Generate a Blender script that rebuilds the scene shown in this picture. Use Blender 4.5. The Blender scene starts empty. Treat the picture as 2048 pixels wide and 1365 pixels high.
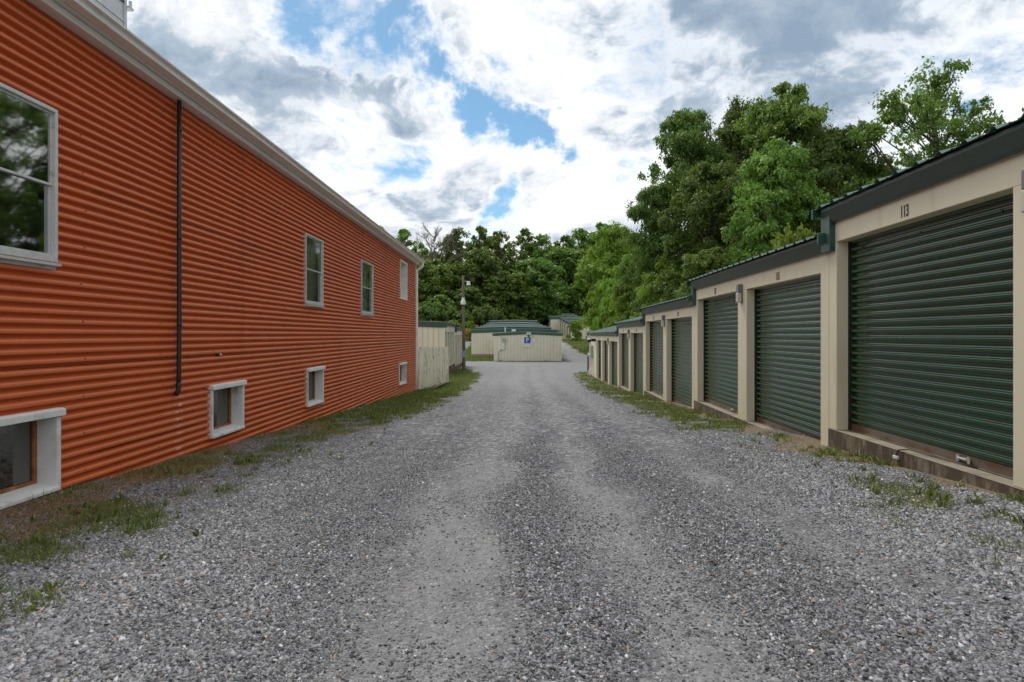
import bpy, math, random
import numpy as np
from mathutils import Vector, Matrix

S = bpy.context.scene
C = S.collection
R = random.Random(7)
CZ = 1.10                      # camera height over the ground below it; heights below are relative to the camera
F = 1250.0 / 2048.0            # focal length / sensor width

# ------------------------------------------------------------------ camera
cam_d = bpy.data.cameras.new('camera'); cam = bpy.data.objects.new('camera', cam_d); C.objects.link(cam)
cam_d.sensor_width = 36; cam_d.lens = 36 * F; cam_d.clip_start = 0.05; cam_d.clip_end = 3000
cam_d.shift_y = -12.5 / 2048.0
cam.location = (0, 0, CZ); cam.rotation_euler = (math.radians(90), 0, 0)
S.camera = cam
S.render.resolution_x = 1024; S.render.resolution_y = 682

# ------------------------------------------------------------------ light and exposure
S.view_settings.view_transform = 'Standard'; S.view_settings.look = 'None'
S.view_settings.exposure = 0.58; S.view_settings.gamma = 1.0
SUN_EL, SUN_AZ = math.radians(55), math.radians(-24)      # azimuth measured from +Y towards +X
sd = Vector((math.sin(SUN_AZ) * math.cos(SUN_EL), math.cos(SUN_AZ) * math.cos(SUN_EL), math.sin(SUN_EL)))
sun_d = bpy.data.lights.new('sun', 'SUN'); sun_d.energy = 1.5; sun_d.angle = math.radians(14)
sun_d.color = (1.0, 0.96, 0.9)
sun = bpy.data.objects.new('sun', sun_d); C.objects.link(sun)
sun.rotation_euler = (-sd).to_track_quat('-Z', 'Y').to_euler(); sun.location = (0, 0, 60)

W = bpy.data.worlds.new('World'); S.world = W; W.use_nodes = True
nt = W.node_tree; nt.nodes.clear()


class NT:
    """small helper to write node graphs"""
    def __init__(s, tree): s.t = tree
    def n(s, typ, **kw):
        o = s.t.nodes.new(typ)
        for k, v in kw.items(): setattr(o, k, v)
        return o
    def put(s, sock, v):
        if isinstance(v, bpy.types.NodeSocket): s.t.links.new(v, sock)
        elif isinstance(v, (tuple, list)):
            v = tuple(v)
            if sock.type == 'RGBA' and len(v) == 3: v = v + (1,)
            sock.default_value = v
        else: sock.default_value = v
    def m(s, op, a, b=0.0, c=None, clamp=False):
        o = s.n('ShaderNodeMath', operation=op, use_clamp=clamp)
        s.put(o.inputs[0], a); s.put(o.inputs[1], b)
        if c is not None: s.put(o.inputs[2], c)
        return o.outputs[0]
    def v(s, op, a, b=(0, 0, 0), sc=None):
        o = s.n('ShaderNodeVectorMath', operation=op); s.put(o.inputs[0], a)
        if op != 'SCALE': s.put(o.inputs[1], b)
        if sc is not None: s.put(o.inputs['Scale'], sc)
        return o.outputs['Value'] if op in ('DISTANCE', 'LENGTH', 'DOT_PRODUCT') else o.outputs[0]
    def noise(s, vec, scale, detail=4, rough=0.55, dist=0.0, w=None):
        o = s.n('ShaderNodeTexNoise')
        if w is not None: o.noise_dimensions = '4D'; s.put(o.inputs['W'], w)
        s.put(o.inputs['Vector'], vec); s.put(o.inputs['Scale'], scale); s.put(o.inputs['Detail'], detail)
        s.put(o.inputs['Roughness'], rough); s.put(o.inputs['Distortion'], dist)
        return o.outputs['Fac']
    def mr(s, x, a, b, c=0.0, d=1.0, smooth=True):
        o = s.n('ShaderNodeMapRange', clamp=True)
        if smooth: o.interpolation_type = 'SMOOTHSTEP'
        for i, q in enumerate((x, a, b, c, d)): s.put(o.inputs[i], q)
        return o.outputs[0]
    def mix(s, f, a, b, bt='MIX'):
        o = s.n('ShaderNodeMix', data_type='RGBA', blend_type=bt)
        s.put(o.inputs[0], f); s.put(o.inputs[6], a); s.put(o.inputs[7], b)
        return o.outputs[2]
    def ramp(s, f, stops):
        o = s.n('ShaderNodeValToRGB'); e = o.color_ramp.elements
        while len(e) < len(stops): e.new(0.5)
        for i, (p, c) in enumerate(stops): e[i].position = p; e[i].color = tuple(c) + (1,) if len(c) == 3 else c
        s.put(o.inputs[0], f); return o.outputs[0]


def sky():
    g = NT(nt)
    tc = g.n('ShaderNodeTexCoord').outputs['Generated']
    d = g.v('NORMALIZE', tc)
    sp = g.n('ShaderNodeSeparateXYZ'); g.put(sp.inputs[0], d)
    z = g.m('MAXIMUM', sp.outputs[2], 0.0)
    zz = g.m('ADD', z, 0.42)
    cb = g.n('ShaderNodeCombineXYZ')
    g.put(cb.inputs[0], g.m('DIVIDE', sp.outputs[0], zz)); g.put(cb.inputs[1], g.m('DIVIDE', sp.outputs[1], zz))
    p = cb.outputs[0]
    warp = g.n('ShaderNodeTexNoise'); g.put(warp.inputs['Vector'], p); g.put(warp.inputs['Scale'], 1.6); g.put(warp.inputs['Detail'], 5)
    wv = g.v('SCALE', g.v('SUBTRACT', warp.outputs['Color'], (0.5, 0.5, 0.5)), sc=0.34)
    pw = g.v('ADD', p, wv)
    n1 = g.noise(pw, 3.3, 12, 0.6)
    n2 = g.noise(g.v('ADD', pw, (0.0, 0.12, 0.0)), 3.3, 12, 0.6)

    def dirpt(px, py): return Vector(((px - 1024) / 1250, 1, (670 - py) / 1250)).normalized()
    dw = g.n('ShaderNodeTexNoise'); g.put(dw.inputs['Vector'], d); g.put(dw.inputs['Scale'], 5.0); g.put(dw.inputs['Detail'], 7); g.put(dw.inputs['Roughness'], 0.62)
    dd = g.v('ADD', d, g.v('SCALE', g.v('SUBTRACT', dw.outputs['Color'], (0.5, 0.5, 0.5)), sc=0.34))

    def blob(px, py, r):
        return g.mr(g.v('DISTANCE', dd, tuple(dirpt(px, py))), 0.0, r, 1.0, 0.0)

    def addall(lst):
        t = None
        for (px, py, r, a) in lst:
            b = g.m('MULTIPLY', blob(px, py, r), a); t = b if t is None else g.m('ADD', t, b)
        return t
    holes = addall([(750, 20, .09, .24), (605, 50, .10, .30), (840, 105, .085, .34), (1000, 195, .10, .34), (920, 175, .07, .22), (1050, 250, .07, .20), (1010, 350, .065, .26), (1025, 395, .05, .20),
                    (1085, 75, .07, .16), (1240, 345, .035, .1), (1150, 10, .05, .1), (1100, 265, .05, .14)])
    thick = addall([(1560, 130, .34, .50), (1340, 200, .18, .38), (1800, 40, .30, .42), (1320, 290, .10, .20), (610, 175, .15, .50), (700, 110, .08, .2), (330, 200, .20, .42),
                    (300, 60, .14, .22), (850, 300, .11, .22), (790, 400, .12, .28), (890, 430, .12, .2), (1200, 440, .08, .10), (660, 330, .1, .12), (980, 110, .03, .1), (1700, 220, .2, .15)])
    bright = addall([(1960, 190, .20, .60), (1150, 180, .12, .32), (1240, 400, .14, .25), (690, 260, .10, .35), (1000, 270, .12, .28), (1180, 320, .1, .25), (1100, 420, .1, .25),
                     (820, 200, .1, .2), (500, 60, .12, .34), (430, 140, .07, .2), (1000, 90, .1, .25), (1300, 380, .07, .2), (600, 270, .07, .15)])
    fine = g.noise(pw, 9.0, 10, 0.62)
    dens = g.m('SUBTRACT', g.m('ADD', n1, 0.12), g.m('MULTIPLY', holes, 0.80))
    dens = g.m('ADD', dens, g.m('MULTIPLY', g.m('SUBTRACT', fine, 0.5), 0.38))
    cover = g.mr(dens, 0.385, 0.57)
    fin2 = g.noise(g.v('ADD', pw, (0.0, 0.05, 0.0)), 9.0, 10, 0.62)
    calm = g.mr(thick, 0.25, 0.75, 1.0, 0.45)
    th = g.m('ADD', g.m('MULTIPLY', g.m('MULTIPLY', g.m('SUBTRACT', n1, 0.5), 1.3), calm), g.m('SUBTRACT', g.m('MULTIPLY', thick, 0.86), bright))
    th = g.m('ADD', th, g.m('MULTIPLY', g.m('MULTIPLY', g.m('SUBTRACT', n1, n2), 2.6), calm))
    th = g.m('ADD', th, g.m('MULTIPLY', g.m('SUBTRACT', fine, 0.5), 0.30))
    th = g.m('ADD', th, g.m('MULTIPLY', g.m('MULTIPLY', g.m('SUBTRACT', fine, fin2), 0.9), calm))
    cc = g.ramp(g.mr(th, -0.50, 0.85, smooth=False), [(0.0, (0.77, 0.77, 0.775)), (0.33, (0.67, 0.685, 0.705)), (0.56, (0.52, 0.555, 0.60)),
                                        (0.72, (0.325, 0.39, 0.46)), (1.0, (0.20, 0.265, 0.35))])
    thin = g.mr(dens, 0.53, 0.64)
    cc = g.mix(g.m('MULTIPLY', g.m('SUBTRACT', 1.0, thin), 0.6), cc, (0.74, 0.76, 0.79))
    sk = g.n('ShaderNodeTexSky', sky_type='NISHITA'); sk.sun_disc = False; sk.sun_elevation = SUN_EL; sk.sun_rotation = SUN_AZ
    sk.altitude = 200; sk.ozone_density = 3.5; sk.dust_density = 0.6
    b1 = g.n('ShaderNodeBackground'); g.put(b1.inputs[0], g.mix(1.0, sk.outputs[0], (0.74, 0.96, 0.92), 'MULTIPLY')); b1.inputs[1].default_value = 0.085
    b2 = g.n('ShaderNodeBackground'); g.put(b2.inputs[0], cc); b2.inputs[1].default_value = 1.0
    mx = g.n('ShaderNodeMixShader'); g.put(mx.inputs[0], cover)
    nt.links.new(b1.outputs[0], mx.inputs[1]); nt.links.new(b2.outputs[0], mx.inputs[2])
    out = g.n('ShaderNodeOutputWorld'); nt.links.new(mx.outputs[0], out.inputs[0])


sky()

# ------------------------------------------------------------------ materials
def mat(name, base, rough=0.6, var=0.12, vscale=3.0, fine=60.0, bump=0.0, bscale=40.0, dirt=None, dirt_amt=0.0, dirt_scale=(1, 1, 1), dirt_lo=0.5, dirt_hi=0.75,
        metallic=0.0, spec=0.5, extra=None, stretch=(1, 1, 1)):
    m = bpy.data.materials.new(name); m.use_nodes = True
    g = NT(m.node_tree); b = m.node_tree.nodes['Principled BSDF']
    co = g.n('ShaderNodeTexCoord').outputs['Object']
    cs = g.v('MULTIPLY', co, stretch)
    n = g.noise(cs, vscale, 5, 0.6)
    nf = g.noise(co, fine, 3, 0.6)
    f = g.m('ADD', g.m('MULTIPLY', n, 0.7), g.m('MULTIPLY', nf, 0.3))
    lo = tuple(c * (1 - var) for c in base); hi = tuple(min(1, c * (1 + var)) for c in base)
    col = g.mix(g.mr(f, 0.3, 0.7, smooth=False), lo, hi)
    if dirt:
        dn = g.noise(g.v('MULTIPLY', co, dirt_scale), 1.0, 7, 0.65)
        col = g.mix(g.mr(dn, dirt_lo, dirt_hi, 0.0, dirt_amt), col, dirt)
    if extra: col = extra(g, co, col)
    g.put(b.inputs['Base Color'], col)
    b.inputs['Metallic'].default_value = metallic; b.inputs['Specular IOR Level'].default_value = spec
    g.put(b.inputs['Roughness'], g.mr(n, 0.2, 0.8, max(0, rough - 0.05), min(1, rough + 0.05), smooth=False))
    if bump:
        bn = g.n('ShaderNodeBump'); bn.inputs['Strength'].default_value = 1.0; bn.inputs['Distance'].default_value = bump
        g.put(bn.inputs['Height'], g.noise(co, bscale, 6, 0.6)); g.put(b.inputs['Normal'], bn.outputs[0])
    return m


def speck_extra(g, co, col):
    return g.mix(g.mr(g.noise(co, 70, 3, 0.8), 0.58, 0.68, 0.0, 0.7), col, (0.22, 0.15, 0.08))


def red_extra(g, co, col):
    sp = g.n('ShaderNodeSeparateXYZ'); g.put(sp.inputs[0], co)
    x, y, z = sp.outputs
    # faded chalky patches and grime low on the wall (shapes of their own)
    n = g.noise(g.v('MULTIPLY', co, (1, 0.35, 2.2)), 1.3, 6, 0.65)
    col = g.mix(g.mr(n, 0.48, 0.72, 0.0, 0.35), col, (0.60, 0.17, 0.06))
    n2 = g.noise(g.v('MULTIPLY', co, (1, 1.2, 0.5)), 2.1, 8, 0.7)
    col = g.mix(g.mr(n2, 0.56, 0.8, 0.0, 0.5), col, (0.32, 0.065, 0.03))
    # slight tone change from sheet to sheet
    sh = g.m('FLOOR', g.m('DIVIDE', g.m('ADD', y, 0.9), 2.44)); rw = g.m('FLOOR', g.m('DIVIDE', z, 0.92))
    wn = g.n('ShaderNodeTexWhiteNoise', noise_dimensions='2D')
    cb = g.n('ShaderNodeCombineXYZ'); g.put(cb.inputs[0], sh); g.put(cb.inputs[1], rw); g.put(wn.inputs['Vector'], cb.outputs[0])
    col = g.mix(g.m('MULTIPLY', wn.outputs['Value'], 0.22), col, (0.47, 0.105, 0.04))
    # whitish drip marks below the drain pipe, on the crests
    yy = g.m('ADD', y, g.m('MULTIPLY', g.m('SUBTRACT', g.noise(co, 9.0, 3), 0.5), 0.10))
    band = g.mr(g.m('ABSOLUTE', g.m('SUBTRACT', yy, 7.26)), 0.03, 0.12, 0.75, 0.0)
    zb = g.m('MULTIPLY', g.mr(z, 0.14, 0.22), g.mr(z, 0.86, 0.90, 1.0, 0.0))
    crest = g.mr(x, 0.018, 0.0235)
    spk = g.mr(g.noise(g.v('MULTIPLY', co, (1, 6, 14)), 2.0, 5, 0.7), 0.47, 0.58)
    col = g.mix(g.m('MULTIPLY', g.m('MULTIPLY', band, zb), g.m('MULTIPLY', crest, spk)), col, (0.72, 0.66, 0.6))
    # dried mud splash just over the ground
    return col


M = {}
M['red'] = mat('red_corrugated_paint', (0.60, 0.134, 0.036), 0.40, 0.08, 2.0, 120, extra=red_extra, spec=0.4)
M['dark_gap'] = mat('dark_gap', (0.02, 0.018, 0.016), 0.9, 0.1)
M['screw'] = mat('screw_rust', (0.06, 0.02, 0.012), 0.7, 0.3)
M['white_trim'] = mat('white_aluminium', (0.76, 0.76, 0.72), 0.42, 0.05, 2.0, 50, dirt=(0.28, 0.25, 0.2), dirt_amt=0.5, dirt_scale=(3, 3, 7), dirt_lo=0.52, dirt_hi=0.85)
M['dirty_white'] = mat('dirty_white_board', (0.72, 0.72, 0.69), 0.6, 0.08, 3.0, 80, bump=0.0006, dirt=(0.30, 0.24, 0.15), dirt_amt=0.8, dirt_scale=(5, 5, 3), dirt_lo=0.5, dirt_hi=0.8, extra=speck_extra)
M['win_grey'] = mat('weathered_aluminium', (0.56, 0.56, 0.54), 0.45, 0.1, 4.0, 60, dirt=(0.24, 0.22, 0.19), dirt_amt=0.6, dirt_scale=(9, 9, 16), metallic=0.2)
M['rust'] = mat('rust', (0.30, 0.12, 0.035), 0.85, 0.5, 9.0, 90, bump=0.002, dirt=(0.05, 0.02, 0.012), dirt_amt=0.8, dirt_scale=(20, 20, 20))
M['black_pipe'] = mat('black_pipe', (0.018, 0.015, 0.012), 0.5, 0.3, 5.0, 60, dirt=(0.05, 0.025, 0.012), dirt_amt=0.6, dirt_scale=(10, 10, 5))
M['galv'] = mat('galvanised_sheet', (0.52, 0.54, 0.55), 0.42, 0.16, 9.0, 40, metallic=0.35, dirt=(0.3, 0.3, 0.3), dirt_amt=0.5, dirt_scale=(5, 5, 12))
M['interior'] = mat('dark_interior', (0.035, 0.034, 0.032), 0.9, 0.3)
M['batten'] = mat('brown_batten', (0.16, 0.11, 0.06), 0.8, 0.2)
M['blind'] = mat('grey_blind', (0.30, 0.32, 0.30), 0.85, 0.12, 2.0, 40, dirt=(0.16, 0.17, 0.15), dirt_amt=0.6, dirt_scale=(1, 8, 1))


def wavy_extra(g, co, col):
    sp = g.n('ShaderNodeSeparateXYZ'); g.put(sp.inputs[0], co)
    return g.mix(g.mr(sp.outputs[2], 0.0, 0.5, 0.28, 0.0), col, (0.17, 0.13, 0.08))


M['cream'] = mat('cream_metal', (0.71, 0.655, 0.475), 0.5, 0.045, 1.5, 300, bump=0.0004, bscale=350, dirt=(0.42, 0.34, 0.22), dirt_amt=0.4, dirt_scale=(4, 4, 0.6), dirt_lo=0.5, dirt_hi=0.8)
M['cream_old'] = mat('cream_panel_weathered', (0.73, 0.68, 0.53), 0.6, 0.08, 1.0, 40, dirt=(0.30, 0.25, 0.17), dirt_amt=0.35, dirt_scale=(3, 3, 0.4), dirt_lo=0.52, dirt_hi=0.8)
M['cream_seam'] = mat('cream_seam', (0.30, 0.27, 0.2), 0.7, 0.1)
M['green_trim'] = mat('green_trim', (0.026, 0.075, 0.055), 0.38, 0.12, 1.5, 80, spec=0.6)
M['green_roof'] = mat('green_roof', (0.06, 0.13, 0.10), 0.26, 0.15, 1.2, 60, dirt=(0.16, 0.20, 0.17), dirt_amt=0.4, dirt_scale=(2, 2, 2), spec=1.0)
M['sky_glint_cap'] = mat('roof_cap_sky_glint', (0.80, 0.83, 0.81), 0.4, 0.08)  # near white: sky reflection on the rake trim tops, put into the colour
M['dark_fascia'] = mat('dark_fascia', (0.030, 0.058, 0.048), 0.42, 0.15, 1.0, 60, spec=0.6, dirt=(0.10, 0.11, 0.10), dirt_amt=0.3, dirt_scale=(2, 1, 8))


def door_extra(g, co, col):
    sp = g.n('ShaderNodeSeparateXYZ'); g.put(sp.inputs[0], co)
    n = g.noise(g.v('MULTIPLY', co, (1, 0.5, 7)), 1.6, 6, 0.6)
    return g.mix(g.mr(n, 0.5, 0.78, 0.0, 0.3), col, (0.022, 0.055, 0.034))


M['door'] = mat('green_door', (0.010, 0.058, 0.023), 0.17, 0.15, 1.4, 90, spec=0.75, extra=door_extra)
M['door_bar'] = mat('door_bottom_bar', (0.20, 0.17, 0.135), 0.5, 0.2, 3.0, 60, metallic=0.4, dirt=(0.13, 0.065, 0.025), dirt_amt=0.8, dirt_scale=(5, 2, 5), dirt_lo=0.42, dirt_hi=0.62)
M['steel'] = mat('worn_steel', (0.55, 0.55, 0.54), 0.4, 0.15, 8.0, metallic=0.6)


def conc_extra(g, co, col):
    n = g.noise(g.v('MULTIPLY', co, (3, 3, 1.1)), 2.2, 9, 0.72)
    col = g.mix(g.mr(n, 0.36, 0.56, 0.0, 0.88), col, (0.060, 0.042, 0.025))
    n2 = g.noise(co, 26, 6, 0.7)
    col = g.mix(g.mr(n2, 0.55, 0.75, 0.0, 0.5), col, (0.03, 0.035, 0.015))
    n3 = g.noise(co, 3.1, 6, 0.7)
    return g.mix(g.mr(n3, 0.60, 0.75, 0.0, 0.5), col, (0.16, 0.085, 0.035))


M['concrete'] = mat('stained_concrete', (0.24, 0.195, 0.135), 0.9, 0.2, 3.0, 90, bump=0.006, bscale=45, extra=conc_extra)
M['ledge'] = mat('concrete_ledge', (0.29, 0.245, 0.18), 0.85, 0.2, 5.0, 90, bump=0.003, bscale=60, dirt=(0.12, 0.095, 0.065), dirt_amt=0.6, dirt_scale=(4, 4, 4))
M['lamp_grey'] = mat('lamp_grey', (0.17, 0.17, 0.165), 0.5, 0.1)
M['lamp_lens'] = mat('lamp_lens', (0.56, 0.53, 0.43), 0.35, 0.05)
M['black'] = mat('black_paint', (0.015, 0.015, 0.015), 0.5, 0.2)
M['number'] = mat('number_black', (0.012, 0.012, 0.012), 0.5, 0.1)
M['wood_pole'] = mat('weathered_pole', (0.15, 0.115, 0.085), 0.85, 0.3, 3.0, 60, bump=0.003, stretch=(6, 6, 0.6), dirt=(0.06, 0.03, 0.018), dirt_amt=0.7, dirt_scale=(3, 3, 0.4))
M['white_box'] = mat('white_box', (0.68, 0.68, 0.66), 0.5, 0.06)
M['grey_box'] = mat('grey_box', (0.36, 0.38, 0.38), 0.5, 0.08)
M['sign_blue'] = mat('sign_blue', (0.01, 0.085, 0.34), 0.35, 0.04)
M['sign_white'] = mat('sign_white', (0.72, 0.74, 0.78), 0.35, 0.03)
M['sign_grey'] = mat('sign_grey', (0.40, 0.45, 0.55), 0.4, 0.03)
M['bark'] = mat('bark', (0.10, 0.078, 0.058), 0.9, 0.3, 6.0, 40, bump=0.02, bscale=12, stretch=(3, 3, 0.6))
M['bark_grey'] = mat('bark_grey', (0.19, 0.165, 0.15), 0.9, 0.25, 6.0, 40)


def fence_extra(g, co, col):
    # weathered paint: dark vertical cracks where the paint has split
    w = g.n('ShaderNodeTexNoise'); g.put(w.inputs['Vector'], g.v('MULTIPLY', co, (1, 1, 0.9))); w.inputs['Scale'].default_value = 1.4; w.inputs['Detail'].default_value = 3
    cv = g.v('ADD', g.v('MULTIPLY', co, (2.4, 2.6, 0.22)), g.v('SCALE', w.outputs['Color'], sc=1.1))
    vo = g.n('ShaderNodeTexVoronoi', feature='DISTANCE_TO_EDGE'); g.put(vo.inputs['Vector'], cv); vo.inputs['Scale'].default_value = 1.6
    cr = g.mr(vo.outputs[0], 0.0, 0.085, 1.0, 0.0)
    keep = g.mr(g.noise(g.v('MULTIPLY', co, (2, 1, 0.6)), 2.0, 4), 0.42, 0.58)
    return g.mix(g.m('MULTIPLY', cr, g.m('MULTIPLY', keep, 0.8)), col, (0.13, 0.10, 0.065))


M['fence'] = mat('peeling_cream_boards', (0.77, 0.72, 0.56), 0.7, 0.07, 2.0, 40, bump=0.003, dirt=(0.40, 0.34, 0.22), dirt_amt=0.4, dirt_scale=(3, 3, 0.5), extra=fence_extra)


def glass_mat(name, tint, refl=1.0, dust=0.0, add=0.14):
    m = bpy.data.materials.new(name); m.use_nodes = True; g = NT(m.node_tree); m.node_tree.nodes.remove(m.node_tree.nodes['Principled BSDF'])
    out = m.node_tree.nodes['Material Output']
    tr = g.n('ShaderNodeBsdfTransparent'); g.put(tr.inputs[0], tint)
    gl = g.n('ShaderNodeBsdfGlossy'); gl.inputs['Roughness'].default_value = 0.03; gl.inputs['Color'].default_value = (0.95, 0.97, 0.96, 1)
    co = g.n('ShaderNodeTexCoord').outputs['Object']
    bn = g.n('ShaderNodeBump'); bn.inputs['Distance'].default_value = 0.0007; g.put(bn.inputs['Height'], g.noise(co, 1.8, 1))
    g.put(gl.inputs['Normal'], bn.outputs[0])
    fr = g.n('ShaderNodeFresnel'); fr.inputs[0].default_value = 1.6
    mx = g.n('ShaderNodeMixShader'); g.put(mx.inputs[0], g.m('MULTIPLY', g.m('ADD', fr.outputs[0], add), refl, clamp=True))
    m.node_tree.links.new(tr.outputs[0], mx.inputs[1]); m.node_tree.links.new(gl.outputs[0], mx.inputs[2])
    fin = mx.outputs[0]
    if dust:
        df = g.n('ShaderNodeBsdfDiffuse'); g.put(df.inputs[0], (0.34, 0.31, 0.27))
        m2 = g.n('ShaderNodeMixShader'); g.put(m2.inputs[0], g.m('MULTIPLY', g.mr(g.noise(co, 55, 8, 0.8), 0.45, 0.75), dust))
        m.node_tree.links.new(fin, m2.inputs[1]); m.node_tree.links.new(df.outputs[0], m2.inputs[2]); fin = m2.outputs[0]
    m.node_tree.links.new(fin, out.inputs[0]); return m


M['glass'] = glass_mat('window_glass', (0.75, 0.78, 0.76), 1.7)
M['glass_dull'] = glass_mat('screened_glass', (0.8, 0.82, 0.8), 0.42, 0.25, add=0.02)
M['glass_dusty'] = glass_mat('dusty_glass', (0.5, 0.5, 0.48), 0.55, 0.5)


def leaf_mat(name, dark, light, trans=0.35):
    m = bpy.data.materials.new(name); m.use_nodes = True; g = NT(m.node_tree); m.node_tree.nodes.remove(m.node_tree.nodes['Principled BSDF'])
    out = m.node_tree.nodes['Material Output']
    at = g.n('ShaderNodeAttribute'); at.attribute_name = 'rnd'
    oi = g.n('ShaderNodeObjectInfo')
    col = g.mix(at.outputs['Fac'], dark, light)
    hs = g.n('ShaderNodeHueSaturation'); g.put(hs.inputs['Color'], col)
    g.put(hs.inputs['Hue'], g.m('ADD', 0.5, g.m('MULTIPLY', g.m('SUBTRACT', oi.outputs['Random'], 0.5), 0.035)))
    g.put(hs.inputs['Value'], g.m('ADD', 0.82, g.m('MULTIPLY', oi.outputs['Random'], 0.4)))
    df = g.n('ShaderNodeBsdfPrincipled'); g.put(df.inputs['Base Color'], hs.outputs[0]); df.inputs['Roughness'].default_value = 0.5; df.inputs['Specular IOR Level'].default_value = 0.35
    tl = g.n('ShaderNodeBsdfTranslucent'); g.put(tl.inputs[0], g.mix(1.0, hs.outputs[0], (1.25, 1.3, 0.55), 'MULTIPLY'))
    mx = g.n('ShaderNodeMixShader'); mx.inputs[0].default_value = trans
    m.node_tree.links.new(df.outputs[0], mx.inputs[1]); m.node_tree.links.new(tl.outputs[0], mx.inputs[2]); m.node_tree.links.new(mx.outputs[0], out.inputs[0])
    return m


M['leaf_dark'] = leaf_mat('leaves_dark', (0.050, 0.100, 0.020), (0.165, 0.25, 0.052))
M['leaf_mid'] = leaf_mat('leaves_mid', (0.075, 0.140, 0.026), (0.215, 0.32, 0.065))
M['leaf_light'] = leaf_mat('leaves_light', (0.10, 0.175, 0.022), (0.26, 0.37, 0.055))
M['leaf_yellow'] = leaf_mat('leaves_yellow', (0.30, 0.25, 0.05), (0.5, 0.42, 0.12))
M['grass'] = leaf_mat('grass_blades', (0.065, 0.10, 0.020), (0.22, 0.255, 0.075), 0.25)
M['straw'] = leaf_mat('dry_grass', (0.16, 0.085, 0.035), (0.42, 0.29, 0.14), 0.2)


def vc_mat(name, rough=0.85):
    m = bpy.data.materials.new(name); m.use_nodes = True; g = NT(m.node_tree); b = m.node_tree.nodes['Principled BSDF']
    at = g.n('ShaderNodeAttribute'); at.attribute_name = 'rnd'
    g.put(b.inputs['Base Color'], at.outputs['Color']); b.inputs['Roughness'].default_value = rough; b.inputs['Specular IOR Level'].default_value = 0.3
    return m


M['stone'] = vc_mat('crushed_stone')

cc_ = M['door'].node_tree.nodes['Principled BSDF']; cc_.inputs['Coat Weight'].default_value = 0.25; cc_.inputs['Coat Roughness'].default_value = 0.10

# ------------------------------------------------------------------ object helpers
def link(o, parent=None):
    C.objects.link(o)
    if parent is not None: o.parent = parent
    return o


def tag(o, label=None, cat=None, group=None, kind=None):
    if label: o['label'] = label
    if cat: o['category'] = cat
    if group: o['group'] = group
    if kind: o['kind'] = kind
    return o


def thing(name, label, cat, loc, rotz=0.0, group=None):
    o = link(bpy.data.objects.new(name, None)); o.empty_display_size = 0.2
    o.location = (loc[0], loc[1], loc[2] + CZ); o.rotation_euler = (0, 0, rotz)
    return tag(o, label, cat, group)


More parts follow.
